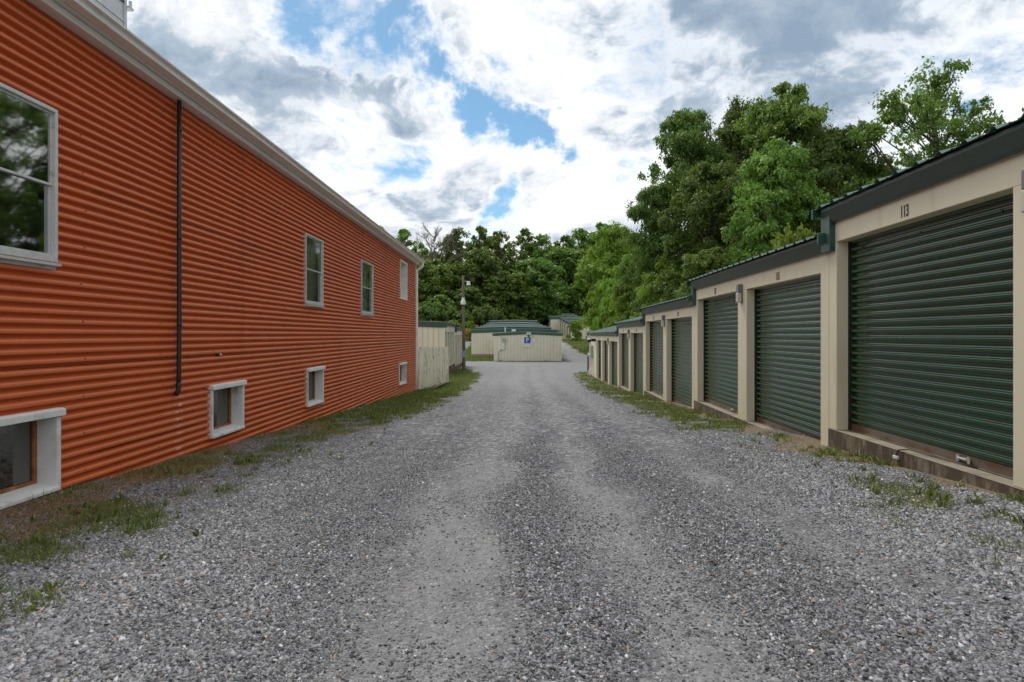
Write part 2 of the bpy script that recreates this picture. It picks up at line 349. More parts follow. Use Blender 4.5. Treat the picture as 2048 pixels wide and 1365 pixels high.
class MB:
    """mesh builder; z values are relative to the camera, zb is the base height of the owning thing"""
    def __init__(s, zb=0.0): s.v = []; s.f = []; s.m = []; s.mats = []; s.cur = 0; s.zb = zb
    def use(s, m):
        m = M[m] if isinstance(m, str) else m
        if m not in s.mats: s.mats.append(m)
        s.cur = s.mats.index(m); return s
    def poly(s, pts):
        i = len(s.v); s.v += [(p[0], p[1], p[2] - s.zb) for p in pts]; s.f.append(list(range(i, i + len(pts)))); s.m.append(s.cur)
    def box(s, x0, x1, y0, y1, z0, z1):
        x0, x1 = sorted((x0, x1)); y0, y1 = sorted((y0, y1)); z0, z1 = sorted((z0, z1)); i = len(s.v)
        for z in (z0, z1):
            for (x, y) in ((x0, y0), (x1, y0), (x1, y1), (x0, y1)): s.v.append((x, y, z - s.zb))
        for q in ((0, 3, 2, 1), (4, 5, 6, 7), (0, 1, 5, 4), (1, 2, 6, 5), (2, 3, 7, 6), (3, 0, 4, 7)): s.f.append([i + k for k in q]); s.m.append(s.cur)
        return s
    def prism_y(s, prof, y0, y1):
        """closed profile [(x,z)] extruded along y"""
        n = len(prof); i = len(s.v)
        for y in (y0, y1): s.v += [(x, y, z - s.zb) for x, z in prof]
        for k in range(n): s.f.append([i + k, i + (k + 1) % n, i + n + (k + 1) % n, i + n + k]); s.m.append(s.cur)
        s.f.append([i + k for k in range(n)][::-1]); s.m.append(s.cur); s.f.append([i + n + k for k in range(n)]); s.m.append(s.cur); return s
    def prism_x(s, prof, x0, x1):
        n = len(prof); i = len(s.v)
        for x in (x0, x1): s.v += [(x, y, z - s.zb) for y, z in prof]
        for k in range(n): s.f.append([i + k, i + (k + 1) % n, i + n + (k + 1) % n, i + n + k]); s.m.append(s.cur)
        s.f.append([i + k for k in range(n)][::-1]); s.m.append(s.cur); s.f.append([i + n + k for k in range(n)]); s.m.append(s.cur); return s
    def tube(s, pts, rad, n=10, cap=True):
        pts = [Vector((p[0], p[1], p[2] - s.zb)) for p in pts]
        rad = rad if isinstance(rad, (list, tuple)) else [rad] * len(pts)
        i0 = len(s.v); up = None
        for k, p in enumerate(pts):
            t = (pts[min(k + 1, len(pts) - 1)] - pts[max(k - 1, 0)]).normalized()
            if up is None: up = t.orthogonal().normalized()
            up = (up - t * up.dot(t)); up = up.normalized() if up.length > 1e-5 else t.orthogonal().normalized()
            w = t.cross(up)
            for j in range(n):
                a = 2 * math.pi * j / n; s.v.append(tuple(p + (up * math.cos(a) + w * math.sin(a)) * rad[k]))
        for k in range(len(pts) - 1):
            for j in range(n):
                a = i0 + k * n + j; b = i0 + k * n + (j + 1) % n; s.f.append([a, b, b + n, a + n]); s.m.append(s.cur)
        if cap:
            s.f.append([i0 + j for j in range(n)][::-1]); s.m.append(s.cur)
            s.f.append([i0 + (len(pts) - 1) * n + j for j in range(n)]); s.m.append(s.cur)
        return s
    def build(s, name, parent=None, m=None, bevel=0.0, smooth=False):
        me = bpy.data.meshes.new(name); me.from_pydata(s.v, [], s.f)
        if m is not None and not s.mats: s.mats = [M[m] if isinstance(m, str) else m]
        for q in s.mats: me.materials.append(q)
        if len(s.mats) > 1: me.polygons.foreach_set('material_index', s.m)
        if smooth: me.polygons.foreach_set('use_smooth', [True] * len(s.f))
        me.update()
        o = link(bpy.data.objects.new(name, me), parent)
        if bevel:
            b = o.modifiers.new('bevel', 'BEVEL'); b.width = bevel; b.segments = 2; b.limit_method = 'ANGLE'; b.angle_limit = math.radians(50)
        return o


def np_mesh(name, v, f, m, rnd=None, smooth=False):
    """v (N,3), f (M,k) arrays; rnd (N,) or (N,3) per vertex"""
    me = bpy.data.meshes.new(name); k = f.shape[1]
    me.vertices.add(len(v)); me.vertices.foreach_set('co', np.ascontiguousarray(v, dtype=np.float32).ravel())
    me.loops.add(f.size); me.loops.foreach_set('vertex_index', np.ascontiguousarray(f, dtype=np.int32).ravel())
    me.polygons.add(len(f)); me.polygons.foreach_set('loop_start', np.arange(0, f.size, k, dtype=np.int32))
    me.polygons.foreach_set('loop_total', np.full(len(f), k, dtype=np.int32))
    if smooth: me.polygons.foreach_set('use_smooth', np.ones(len(f), dtype=bool))
    me.update(calc_edges=True)
    if rnd is not None:
        if rnd.ndim == 1:
            a = me.attributes.new('rnd', 'FLOAT', 'POINT'); a.data.foreach_set('value', rnd.astype(np.float32))
        else:
            a = me.attributes.new('rnd', 'FLOAT_COLOR', 'POINT'); c4 = np.ones((len(v), 4), np.float32); c4[:, :3] = rnd; a.data.foreach_set('color', c4.ravel())
    me.materials.append(m); return me


# ------------------------------------------------------------------ terrain
LY = [-60, -5, 0, 24, 38, 58, 66, 76, 104, 129, 152, 200, 330, 900]
LZ = [-.80, -.95, -1.125, -2.16, -2.38, -2.46, -2.28, -1.95, -.85, .75, 2.6, 6, 14, 20]
RZ_Y = [-60, -5, 0, 26, 35, 58, 66, 76, 104, 129, 152, 200, 330, 900]
RZ = [-.55, -.75, -.94, -2.23, -2.45, -2.48, -2.3, -1.95, -.85, .75, 2.6, 6, 14, 20]


def ground_z(x, y):
    x = np.asarray(x, float); y = np.asarray(y, float)
    l = np.interp(y, LY, LZ); r = np.interp(y, RZ_Y, RZ)
    s = np.clip((x + 3.9) / 7.3, 0, 1); s = s * s * (3 - 2 * s)
    near = np.clip((45 - y) / 20, 0, 1)
    z = l * (1 - s) + r * s
    # banks beside the yard, and a slight crown and ruts in the lane
    z = z + np.clip((np.abs(x - 1) - 13) * 0.05, 0, 2.5) * np.clip(y / 40, 0, 1)
    ru = 0.018 * (np.exp(-((x - 0.1) / 0.35) ** 2) - np.exp(-((x + 0.8) / 0.3) ** 2) - np.exp(-((x - 0.85) / 0.3) ** 2))
    return z + ru * np.clip(y / 2, 0, 1) * near


rng = np.random.default_rng(11)
_tab = rng.random((256, 256))


def vnoise(x, y):
    x = np.asarray(x, float); y = np.asarray(y, float)
    xi = np.floor(x).astype(int); yi = np.floor(y).astype(int); fx = x - xi; fy = y - yi
    fx = fx * fx * (3 - 2 * fx); fy = fy * fy * (3 - 2 * fy)
    g = lambda a, b: _tab[a & 255, b & 255]
    return (g(xi, yi) * (1 - fx) + g(xi + 1, yi) * fx) * (1 - fy) + (g(xi, yi + 1) * (1 - fx) + g(xi + 1, yi + 1) * fx) * fy


def fbm(x, y, o=4):
    t = 0; a = 0.5; n = 0
    for k in range(o): t = t + a * vnoise(x * 2 ** k + 17.3 * k, y * 2 ** k + 5.1 * k); n += a; a *= 0.55
    return t / n


EL_Y = [-10, 0, 2.4, 3.2, 5, 8, 11, 14.6, 22, 33, 38, 43, 47, 50]
EL_X = [-1.75, -1.75, -1.8, -1.95, -2.2, -2.3, -2.05, -1.75, -1.65, -1.6, -1.9, -2.8, -7, -60]
ER_Y = [-10, 0, 3, 5.4, 9, 20, 34, 40, 43, 46, 48]
ER_X = [2.1, 2.1, 2.1, 2.4, 2.5, 2.75, 3.25, 3.7, 5.5, 12, 60]


def verge(x, y):
    """signed distance-like value: > 0 outside the gravel (grass, dirt)"""
    x = np.asarray(x, float); y = np.asarray(y, float)
    l = np.interp(y, EL_Y, EL_X); r = np.interp(y, ER_Y, ER_X)
    v = np.maximum(l - x, x - r)
    wob = (fbm(x * 1.1, y * 0.7) - 0.5) * 0.9
    v = v + wob
    # beyond the yard: grass, with one track on each side of the long row
    up = np.minimum(np.abs(x - 6.6 - np.clip(68 - y, 0, 10) * .1) - 1.25 - np.clip(70 - y, 0, 12) * .16, np.abs(x + 8.5) - 2.6)
    far = np.maximum(up, -(y * 0 + 57.3 - y) * 0 + up)
    edge = (y - 57.4) + (fbm(x * 0.4, y * 0.4) - 0.5) * 2.0
    v2 = np.minimum(np.maximum(edge, -5), far + (fbm(x * 0.6, y * 0.3) - 0.5) * 1.0)
    v = np.where(y > 50, v2, v)
    v = np.where((y > 50) & (y < 50 + 6.5), -1.5, v)
    return v


def grass_amt(x, y):
    """0..1 how grassy the ground is"""
    v = verge(x, y)
    p = .6 * fbm(x * 1.7 + 40, y * 1.1 + 9, 5) + .4 * fbm(x * 5.1 + 4, y * 3.6 + 19, 4)
    y = np.asarray(y, float); x = np.asarray(x, float)
    lush = np.clip((y - 11) / 6, 0, 1) * (x < 0) * .44 + np.clip((y - 9) / 8, 0, 1) * (x > 0) * 0.30
    lush = lush + .10 * np.exp(-((y - 6.0) / 3.0) ** 2) * (x < 0) + .06 * np.exp(-((y - 4.5) / 2.5) ** 2) * (x > 0)
    base = np.clip(v * 1.6, 0, 1)
    a = base * np.clip((p - 0.475 + 0.28 * lush) * 9, 0, 1)
    a = np.where(y > 50, np.clip(v * 2.0, 0, 1), a)
    return np.clip(a, 0, 1)


def dirt_amt(x, y):
    v = verge(x, y); x = np.asarray(x, float); y = np.asarray(y, float)
    wl = -4.0 + 0.0112 * y; wr = 3.44 + 0.0368 * y
    nl = np.clip(1.15 - (x - wl) / 1.0, 0, 1) * (y < 24.5); nr = np.clip(1 - (wr - x) / 0.75, 0, 1) * (y < 40)
    p = fbm(x * 1.2 + 3, y * 0.9 + 77, 4)
    d = (nl * np.clip(1.25 - y / 14, 0.25, 1) + nr * 0.8) * np.clip((p - 0.30) * 4, 0, 1) + np.clip(v, 0, 1) * np.clip((p - 0.50) * 5, 0, 1) * 0.7
    return np.clip(d, 0, 1)


def tracks(x, y):
    """> 0 where wheels have packed pale fines, < 0 where dark loose stone gathers"""
    w = 0.10 * np.sin(y * .23) + (fbm(x * .8 + 9, y * .5, 3) - .5) * .45 + (fbm(x * 3 + 9, y * 2.1, 3) - .5) * .3
    q = x - .018 * y + w
    g_ = lambda c, s_: np.exp(-((q - c) / s_) ** 2)
    return 1.1 * g_(-.25, .34) + .9 * g_(.70, .30) + .5 * g_(1.75, .3) + .35 * g_(-1.3, .2) - 1.2 * g_(.26, .15) - .9 * g_(1.25, .25) - .5 * g_(-.95, .22) - .35 * g_(-1.75, .3) - .3 * g_(2.35, .3)


def axis(*segs):
    out = []
    for a, b, st in segs: out += list(np.arange(a, b, st))
    return np.array(out + [segs[-1][1]])


def make_ground():
    xs = axis((-900, -200, 100), (-200, -60, 20), (-60, -20, 4), (-20, -6, 1), (-6, 6, 0.12), (6, 20, 0.5), (20, 60, 4), (60, 200, 20), (200, 900, 100))
    ys = axis((-60, -4, 8), (-4, 0, 0.5), (0, 20, 0.12), (20, 66, 0.3), (66, 160, 1.5), (160, 330, 10), (330, 900, 60))
    X, Y = np.meshgrid(xs, ys); Z = ground_z(X, Y)
    Z = Z + (fbm(X * 2.2, Y * 2.2) - 0.5) * 0.035 * np.clip(verge(X, Y) + 0.6, 0.15, 1) * (np.abs(X) < 12) * (Y < 60)
    gr = grass_amt(X, Y); di = dirt_amt(X, Y)
    near = (Y < 50)
    tr = 0.5 + 0.5 * np.clip(tracks(X, Y), -1, 1) * near
    V = np.stack([X, Y, Z + CZ], -1).reshape(-1, 3)
    nx = len(xs); ny = len(ys)
    i = np.arange(ny - 1)[:, None] * nx + np.arange(nx - 1)[None, :]
    Fc = np.stack([i, i + 1, i + nx + 1, i + nx], -1).reshape(-1, 4)
    att = np.stack([gr, di, tr], -1).reshape(-1, 3)
    vv = verge(X, Y).reshape(-1)
    fm = vv[Fc].mean(1) < 0
    yc = Y.reshape(-1)[Fc].mean(1); xc = X.reshape(-1)[Fc].mean(1)
    fm &= (yc < 128) & (np.abs(xc) < 60) & (yc > -30)

    m = bpy.data.materials.new('yard_ground'); m.use_nodes = True; g = NT(m.node_tree); b = m.node_tree.nodes['Principled BSDF']
    co = g.n('ShaderNodeTexCoord').outputs['Object']
    at = g.n('ShaderNodeAttribute'); at.attribute_name = 'rnd'
    sp = g.n('ShaderNodeSeparateColor'); g.put(sp.inputs[0], at.outputs['Color'])
    G, D, T = sp.outputs[0], sp.outputs[1], sp.outputs[2]

    def vor(scale, feature='F1', rnd=1.0):
        o = g.n('ShaderNodeTexVoronoi', feature=feature); g.put(o.inputs['Vector'], co); o.inputs['Scale'].default_value = scale; o.inputs['Randomness'].default_value = rnd; return o
    a = vor(58); c = vor(130); e = vor(27)
    sa = g.n('ShaderNodeSeparateColor'); g.put(sa.inputs[0], a.outputs['Color'])
    sc = g.n('ShaderNodeSeparateColor'); g.put(sc.inputs[0], c.outputs['Color'])
    se = g.n('ShaderNodeSeparateColor'); g.put(se.inputs[0], e.outputs['Color'])
    stops = [(0.0, (0.02, 0.021, 0.024)), (0.25, (0.075, 0.078, 0.085)), (0.6, (0.175, 0.178, 0.186)), (0.88, (0.30, 0.30, 0.31)), (1.0, (0.62, 0.62, 0.62))]
    ca = g.ramp(sa.outputs[0], stops); cc = g.ramp(sc.outputs[0], stops); ce = g.ramp(se.outputs[0], stops)
    col = g.mix(0.45, ca, cc); col = g.mix(g.mr(sa.outputs[1], 0.6, 0.7, 0, 0.5), col, ce)
    gap = g.mr(a.outputs['Distance'], 0.35, 0.75)
    col = g.mix(g.m('MULTIPLY', gap, 0.42), col, (0.05, 0.05, 0.054))
    # fines packed into the wheel tracks, coarser darker stone between them
    nl = g.noise(g.v('MULTIPLY', co, (1.0, 0.22, 1)), 2.6, 9, 0.72)
    tv = g.m('ADD', T, g.m('MULTIPLY', g.m('SUBTRACT', nl, 0.5), 2.4))
    col = g.mix(g.mr(tv, 0.34, 1.18, 0.0, 0.68), col, g.mix(g.noise(co, 90, 5, 0.8), (0.15, 0.15, 0.15), (0.46, 0.455, 0.445)))
    col = g.mix(g.mr(tv, 0.0, 0.45, 0.7, 0.0), col, (0.05, 0.051, 0.055))
    big = g.noise(co, 0.35, 5, 0.6)
    col = g.mix(g.mr(big, 0.4, 0.7, 0.0, 0.2), col, (0.25, 0.245, 0.235))
    sk1 = vor(21); s1 = g.n('ShaderNodeSeparateColor'); g.put(s1.inputs[0], sk1.outputs['Color'])
    dst = g.n('ShaderNodeSeparateXYZ'); g.put(dst.inputs[0], co)
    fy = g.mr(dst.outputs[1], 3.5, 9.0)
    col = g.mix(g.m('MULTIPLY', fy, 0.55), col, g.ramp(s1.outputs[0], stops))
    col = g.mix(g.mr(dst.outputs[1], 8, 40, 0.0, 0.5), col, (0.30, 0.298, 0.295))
    # brown soil
    fn = g.noise(co, 14, 8, 0.7); fn2 = g.noise(co, 3.0, 6, 0.65)
    soil = g.mix(g.noise(co, 40, 6, 0.7), (0.11, 0.075, 0.042), (0.36, 0.27, 0.165))
    dm = g.mr(g.m('ADD', D, g.m('MULTIPLY', g.m('SUBTRACT', fn, 0.5), 0.9)), 0.35, 0.62)
    col = g.mix(g.m('MULTIPLY', dm, 0.85), col, soil)
    grs = g.mix(g.noise(co, 25, 6, 0.75), (0.06, 0.075, 0.02), (0.19, 0.19, 0.065))
    grs = g.mix(g.mr(g.noise(co, 1.1, 5, 0.6), 0.42, 0.66, 0, 0.75), grs, (0.24, 0.19, 0.10))
    gm = g.mr(g.m('ADD', G, g.m('MULTIPLY', g.m('SUBTRACT', fn, 0.5), 0.9)), 0.35, 0.7)
    col = g.mix(g.m('MULTIPLY', gm, 0.88), col, grs)
    g.put(b.inputs['Base Color'], col); b.inputs['Roughness'].default_value = 0.92; b.inputs['Specular IOR Level'].default_value = 0.2
    h = g.m('ADD', g.m('MULTIPLY', g.m('SUBTRACT', 1.0, a.outputs['Distance']), 0.010), g.m('ADD', g.m('MULTIPLY', c.outputs['Distance'], -0.004), g.m('MULTIPLY', fn, 0.012)))
    bn = g.n('ShaderNodeBump'); bn.inputs['Strength'].default_value = 1.0; bn.inputs['Distance'].default_value = 1.0; g.put(bn.inputs['Height'], h)
    g.put(b.inputs['Normal'], bn.outputs[0])
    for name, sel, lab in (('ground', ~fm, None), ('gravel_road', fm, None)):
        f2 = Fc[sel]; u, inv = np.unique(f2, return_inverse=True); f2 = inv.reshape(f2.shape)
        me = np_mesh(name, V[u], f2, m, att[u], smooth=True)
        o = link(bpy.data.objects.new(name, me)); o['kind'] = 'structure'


make_ground()


def gz(x, y): return float(ground_z(x, y))


# ------------------------------------------------------------------ red building
PITCH = 0.0846
CU = np.array([0, .05, .16, .27, .34, .40, .46, .52, .60, .74, .85, .90, .935, .965, 1.0])       # from the top of one wave down
CXX = np.array([-1, -1, -.9, -.6, -.2, .25, .6, .82, .95, 1, .98, .86, .4, -.7, -1]) * .0245


def corr(z):
    u = 1 - ((z / PITCH) % 1.0)
    return float(np.interp(u, CU, CXX))


def red_building():
    a = 0.0112; zb = -1.6
    root = thing('corrugated_building', 'long two storey building clad in orange red corrugated metal, left of the gravel lane', 'building', (-4.0, 0.045, zb), -a)
    Y0, Y1, ZT = -3.0, 24.12, 2.72
    # (y0,y1,z0,z1) of the openings
    upper = [(4.27, 5.31, .65, 1.915), (11.58, 12.60, .61, 1.885), (15.73, 16.94, .575, 1.885)]
    tall = (20.95, 22.2, 1.21, 2.535)
    low = [(4.27, 5.35, -1.325, -.64), (8.0, 8.95, -1.335, -.66), (11.65, 12.62, -1.355, -.64), (20.68, 21.90, -1.68, -.96)]
    ops = upper + [tall] + low
    mb = MB(zb); mb.use('red'); mb.use('dark_gap'); mb.use('screw'); mb.use('red')
    ys = {Y0, Y1}
    for o in ops: ys |= {o[0], o[1]}
    for s in np.arange(Y0, Y1, 0.55): ys.add(round(float(s), 3))
    ys = sorted(ys)
    lapz = [-1.12, -.28, .56, 1.36, 2.18]

    def wx(y, z):
        # panels bow and dent a little; each sheet laps a few millimetres over the one below
        b = 0.004 * math.sin(y * 1.1 + 0.7 * z) + 0.003 * math.sin(y * 2.7 - 2 * z)
        return corr(z) + b
    dz = PITCH / 24
    for k in range(len(ys) - 1):
        ya, yb = ys[k], ys[k + 1]; ym = (ya + yb) / 2
        zbot = min(gz(-4 + .0112 * ya, ya), gz(-4 + .0112 * yb, yb)) - 0.12
        cuts = sorted([(o[2], o[3]) for o in ops if o[0] <= ym <= o[1]])
        runs = []; cur = zbot
        for c in cuts: runs.append((cur, c[0])); cur = c[1]
        runs.append((cur, ZT))
        for (za, zc) in runs:
            zs = [za] + sorted(z for q in range(int(za / PITCH) - 2, int(zc / PITCH) + 2) for z in ((q + 1 - CU[:-1]) * PITCH) if za + 1e-4 < z < zc - 1e-4) + [zc]
            base = len(mb.v)
            for z in zs:
                mb.v.append((wx(ya, z), ya, z - zb)); mb.v.append((wx(yb, z), yb, z - zb))
            for j in range(len(zs) - 1):
                i = base + 2 * j; mb.f.append([i, i + 1, i + 3, i + 2]); mb.m.append(0)
    # lap edges: a thin dark line and a lip along each horizontal joint, drifting slightly off the crests
    for lz in lapz:
        pts = [(wx(y, lz) + 0.012 - 0.004, y, lz + 0.006 * math.sin(y * .35 + lz) - 0.0018 * y * (lz > 0)) for y in np.arange(Y0, Y1, 0.4)]
        segs = []; cur = []
        for p in pts:
            if any(o[0] - .1 < p[1] < o[1] + .1 and o[2] - .08 < p[2] < o[3] + .08 for o in ops):
                if len(cur) > 1: segs.append(cur)
                cur = []
            else: cur.append(p)
        if len(cur) > 1: segs.append(cur)
        mb.use('dark_gap')
        for sg in segs: mb.tube(sg, 0.0026, 4)
    # vertical end laps
    mb.use('red')
    for yl in (9.05, 13.9, 18.6):
        for z0 in np.arange(-1.9, 2.65, 0.84):
            y = yl + (0.03 if int(z0 * 10) % 2 else -0.05)
            zlo = max(z0, gz(-4, y) - .1); zhi = min(z0 + 0.83, ZT)
            if any(o[0] - .1 < y < o[1] + .1 and o[2] < zhi and o[3] > zlo for o in ops) or zlo >= zhi: continue
            zs = np.arange(zlo, zhi, dz); i = len(mb.v)
            for z in zs:
                mb.v.append((wx(y, z) + .0035, y - .05, z - zb)); mb.v.append((wx(y, z) + .0045, y, z - zb)); mb.v.append((wx(y, z) - .002, y + .001, z - zb))
            for j in range(len(zs) - 1):
                for q in (0, 1): mb.f.append([i + 3 * j + q, i + 3 * j + q + 1, i + 3 * j + q + 4, i + 3 * j + q + 3]); mb.m.append(mb.cur)
    # screw heads in uneven columns
    mb.use('screw')
    for yc in np.arange(3.2, 24, 1.23):
        for n_, zc in enumerate(np.arange(-1.9, 2.7, PITCH * 4)):
            zc = (math.floor(zc / PITCH) + .42) * PITCH; y = yc + R.uniform(-.04, .04)
            if R.random() < 0.25 or zc < gz(-4, y) + .1: continue
            if any(o[0] - .1 < y < o[1] + .1 and o[2] - .1 < zc < o[3] + .1 for o in ops): continue
            x = wx(y, zc); mb.tube([(x - .002, y, zc), (x + .005, y, zc)], 0.0065, 6)
    wall = mb.build('wall', root, smooth=True)
    tag(wall, 'orange red horizontal corrugated metal wall')
    # a torn hole in the sheet with a pipe stub
    h = MB(zb); h.use('black').tube([(0.0, 8.255, -.26), (0.017, 8.255, -.262)], 0.034, 9); h.use('steel').tube([(0.0, 8.29, -.262), (.03, 8.3, -.27)], 0.016, 8)
    h.build('vent_hole', root)
    # body behind the sheet: back, ends and floor plates so the building is closed
    b = MB(zb); b.use('red')
    b.box(-9.0, -8.95, Y0, Y1, -3.0, 2.75)
    b.box(-9.0, -.02, Y0 - .05, Y0, -3.0, 2.75)
    b.box(-9.0, -.02, Y1 - .06, Y1 - .01, -3.0, 2.75)
    b.build('rear_wall', root)
    # corner strip
    t = MB(zb); t.use('white_trim').box(-.03, .03, Y1 - .012, Y1 + .03, -2.5, 2.70).build('corner_trim', root, bevel=.004)
    # roof: low pitched metal behind the gutter
    r = MB(zb); r.use('galv'); r.prism_y([(.20, 2.845), (.20, 2.825), (-4.5, 3.75), (-9.2, 2.825), (-9.2, 2.845), (-4.5, 3.775)], Y0 - .1, Y1 + .06); r.build('roof', root)
    # eaves: soffit board, fascia and gutter
    s = MB(zb); s.use('white_trim')
    s.prism_y([(-.06, 2.712), (.128, 2.712), (.132, 2.716), (.132, 2.772), (.118, 2.776), (-.06, 2.776)], Y0 - .1, Y1 + .02)
    s.prism_y([(-.06, 2.779), (.19, 2.782), (.19, 2.81), (-.06, 2.80)], Y0 - .1, Y1 + .03)
    s.build('soffit', root)
    g_ = MB(zb); g_.use('white_trim')
    prof = [(.195, 2.786), (.278, 2.786), (.287, 2.790), (.290, 2.798), (.292, 2.820), (.300, 2.833), (.322, 2.840), (.336, 2.846), (.338, 2.862), (.328, 2.862), (.326, 2.852), (.30, 2.846), (.282, 2.832), (.280, 2.80), (.272, 2.796), (.20, 2.80), (.20, 2.850), (.195, 2.850)]
    g_.prism_y(prof, Y0 - .12, Y1 + .12)
    g_.box(.19, .34, Y1 + .12, Y1 + .123, 2.79, 2.855)
    gut = g_.build('gutter', root)
    d = MB(zb); d.use('white_trim')
    yd = Y1 + .07
    d.tube([(.27, yd, 2.79), (.268, yd, 2.70), (.24, yd, 2.62), (.16, yd, 2.56), (.07, yd, 2.51), (.045, yd, 2.44), (.045, yd, 2.3), (.045, yd, .5), (.045, yd, -1.2), (.045, yd, -2.08)], 0.042, 12)
    d.build('downspout', gut, smooth=True)
    # black drain pipe
    p = MB(zb); p.use('black_pipe'); yp = 7.18
    p.tube([(.075, yp, 2.70), (.07, yp + .004, 1.3), (.074, yp, .2), (.068, yp, -.50), (.068, yp, -.56)], 0.025, 14)
    p.tube([(.068, yp, -.545), (.068, yp, -.60), (.064, yp - .006, -.65), (.045, yp - .03, -.70)], [.028, .028, .027, .025], 14)
    for z in (2.35, 1.1, .1): p.tube([(.075, yp, z), (.075, yp, z + .04)], .028, 14)
    pipe = p.build('drain_pipe', root, smooth=True); tag(pipe, 'black metal drain pipe')
    # upper windows
    for k, (y0, y1, z0, z1) in enumerate(upper):
        w = MB(zb); w.use('win_grey'); P = .045; fw = .02
        w.box(-.06, P, y0 - .012, y0 + fw, z0 - .03, z1 + .012); w.box(-.06, P, y1 - fw, y1 + .012, z0 - .03, z1 + .012)
        w.box(-.06, P + .002, y0 + fw, y1 - fw, z1 - fw, z1 + .012); w.box(-.06, P - .01, y0 + fw, y1 - fw, z0 - .03, z0 + fw)
        wo = w.build('window', root, bevel=.003)
        zm = (z0 + z1) / 2 + .0
        sw = .02
        for (a0, a1, xo) in ((z0 + fw, zm + .015, .004), (zm - .015, z1 - fw, .020)):
            sh = MB(zb); sh.use('win_grey')
            sh.box(xo - .02, xo, y0 + fw, y0 + fw + sw, a0 + sw, a1 - sw); sh.box(xo - .02, xo, y1 - fw - sw, y1 - fw, a0 + sw, a1 - sw)
            sh.box(xo - .022, xo + .002, y0 + fw, y1 - fw, a0, a0 + sw); sh.box(xo - .022, xo + .002, y0 + fw, y1 - fw, a1 - sw, a1)
            sh.build('sash', wo, bevel=.002)
        gl = MB(zb); gl.use('glass' if k == 0 else 'glass_dull'); gl.box(-.008, -.005, y0 + fw + .01, y1 - fw - .01, z0 + fw + .01, zm); gl.box(.008, .011, y0 + fw + .01, y1 - fw - .01, zm, z1 - fw - .01); gl.build('pane', wo)
        si = MB(zb); si.use('win_grey'); si.prism_y([(-.05, z0 - .03), (.075, z0 - .042), (.075, z0 - .065), (.028, z0 - .072), (.02, z0 - .095), (.0, z0 - .095), (-.05, z0 - .05)], y0 - .012, y1 + .012); si.build('sill', wo)
        bk = MB(zb)
        if k == 0:
            bk.use('interior').box(-.9, -.88, y0 - .3, y1 + .6, z0 - .3, z1 + .3)
            bk.use('batten').box(-.16, -.12, y1 - .42, y1 - .385, z0 - .1, z1 + .1)
            bk.use('blind').box(-.2, -.19, y1 - .30, y1 + .1, z0 - .1, z1 + .1); bk.build('interior_screen', wo)
        else:
            bk.use('blind').box(-.13, -.12, y0 - .05, y1 + .35, z0 - .05, z1 + .05); bk.use('white_trim').box(-.118, -.10, y0 + .42, y0 + .47, z0, z1); bk.build('blind', wo)
    # tall narrow opening near the corner with deep white lining
    y0, y1, z0, z1 = tall
    w = MB(zb); w.use('white_trim'); fw = .05
    w.box(-.24, .030, y0, y0 + fw, z0, z1); w.box(-.24, .030, y1 - fw, y1, z0, z1); w.box(-.24, .028, y0 + fw, y1 - fw, z1 - fw, z1); w.box(-.24, .028, y0 + fw, y1 - fw, z0, z0 + fw)
    wo = w.build('window', root, bevel=.003); tag(wo, 'narrow window with deep white lining')
    gl = MB(zb); gl.use('glass_dull').box(-.21, -.207, y0 + fw, y1 - fw, z0 + fw, z1 - fw); gl.build('pane', wo)
    bk = MB(zb); bk.use('blind').box(-.30, -.29, y0, y1, z0, z1); bk.build('blind', wo)
    # basement windows in deep white boxes
    for k, (y0, y1, z0, z1) in enumerate(low):
        w = MB(zb); w.use('dirty_white'); P = .05; fw = .042 if k else .05; dp = -.15
        w.box(dp, P, y0, y0 + fw, z0 + .03, z1 - .02); w.box(dp, P, y1 - fw, y1, z0 + .03, z1 - .02)
        w.prism_y([(dp, z1 - .03), (P + .012, z1 - .04), (P + .022, z1 - .055), (P + .03, z1 - .055), (P + .03, z1 + .0), (P + .0, z1 + .012), (dp, z1 + .012)], y0 - .02, y1 + .02)
        w.prism_y([(dp, z0 + .06), (P + .02, z0 + .028), (P + .02, z0 - .004), (dp, z0 - .004)], y0 + .001, y1 - fw * .6)
        wo = w.build('basement_window', root, bevel=.004)
        if k == 2: tag(wo, 'basement window with bent white top flashing')
        fr = MB(zb); fr.use('rust'); f2 = .035
        a0, a1, b0, b1 = y0 + fw, y1 - fw, z0 + .05, z1 - .035
        fr.box(dp, dp + .03, a0, a0 + f2, b0, b1); fr.box(dp, dp + .03, a1 - f2, a1, b0, b1); fr.box(dp, dp + .028, a0 + f2, a1 - f2, b0, b0 + f2); fr.box(dp, dp + .028, a0 + f2, a1 - f2, b1 - .012, b1)
        fr.build('frame', wo, bevel=.003)
        gl = MB(zb); gl.use('glass_dusty').box(dp + .008, dp + .011, a0 + f2 - .01, a1 - f2 + .01, b0 + f2 - .01, b1 - .01); gl.build('pane', wo)
        bk = MB(zb); bk.use('interior').box(dp - .3, dp - .29, y0 - .2, y1 + .4, z0 - .1, z1 + .1); bk.build('interior_screen', wo)
    # sheet metal tower standing on the roof
    t = MB(zb); t.use('galv')
    ty0, ty1, tx0, tx1 = 5.0, 7.90, -3.2, -1.02
    for z in np.arange(2.75, 7.5, .62):
        t.box(tx0, tx1, ty0, ty1, z, z + .617)
        t.box(tx0 - .012, tx1 + .012, ty0 - .012, ty1 + .012, z + .600, z + .632)
    for yy in (ty1,): t.box(tx1 - .03, tx1 + .02, yy - .025, yy + .02, 2.75, 7.7)
    t.use('black').box(tx1 + .013, tx1 + .016, ty0, ty1, 4.21, 4.235)
    to = t.build('roof_tower', root, bevel=.004); tag(to, 'galvanised sheet metal tower on the roof')
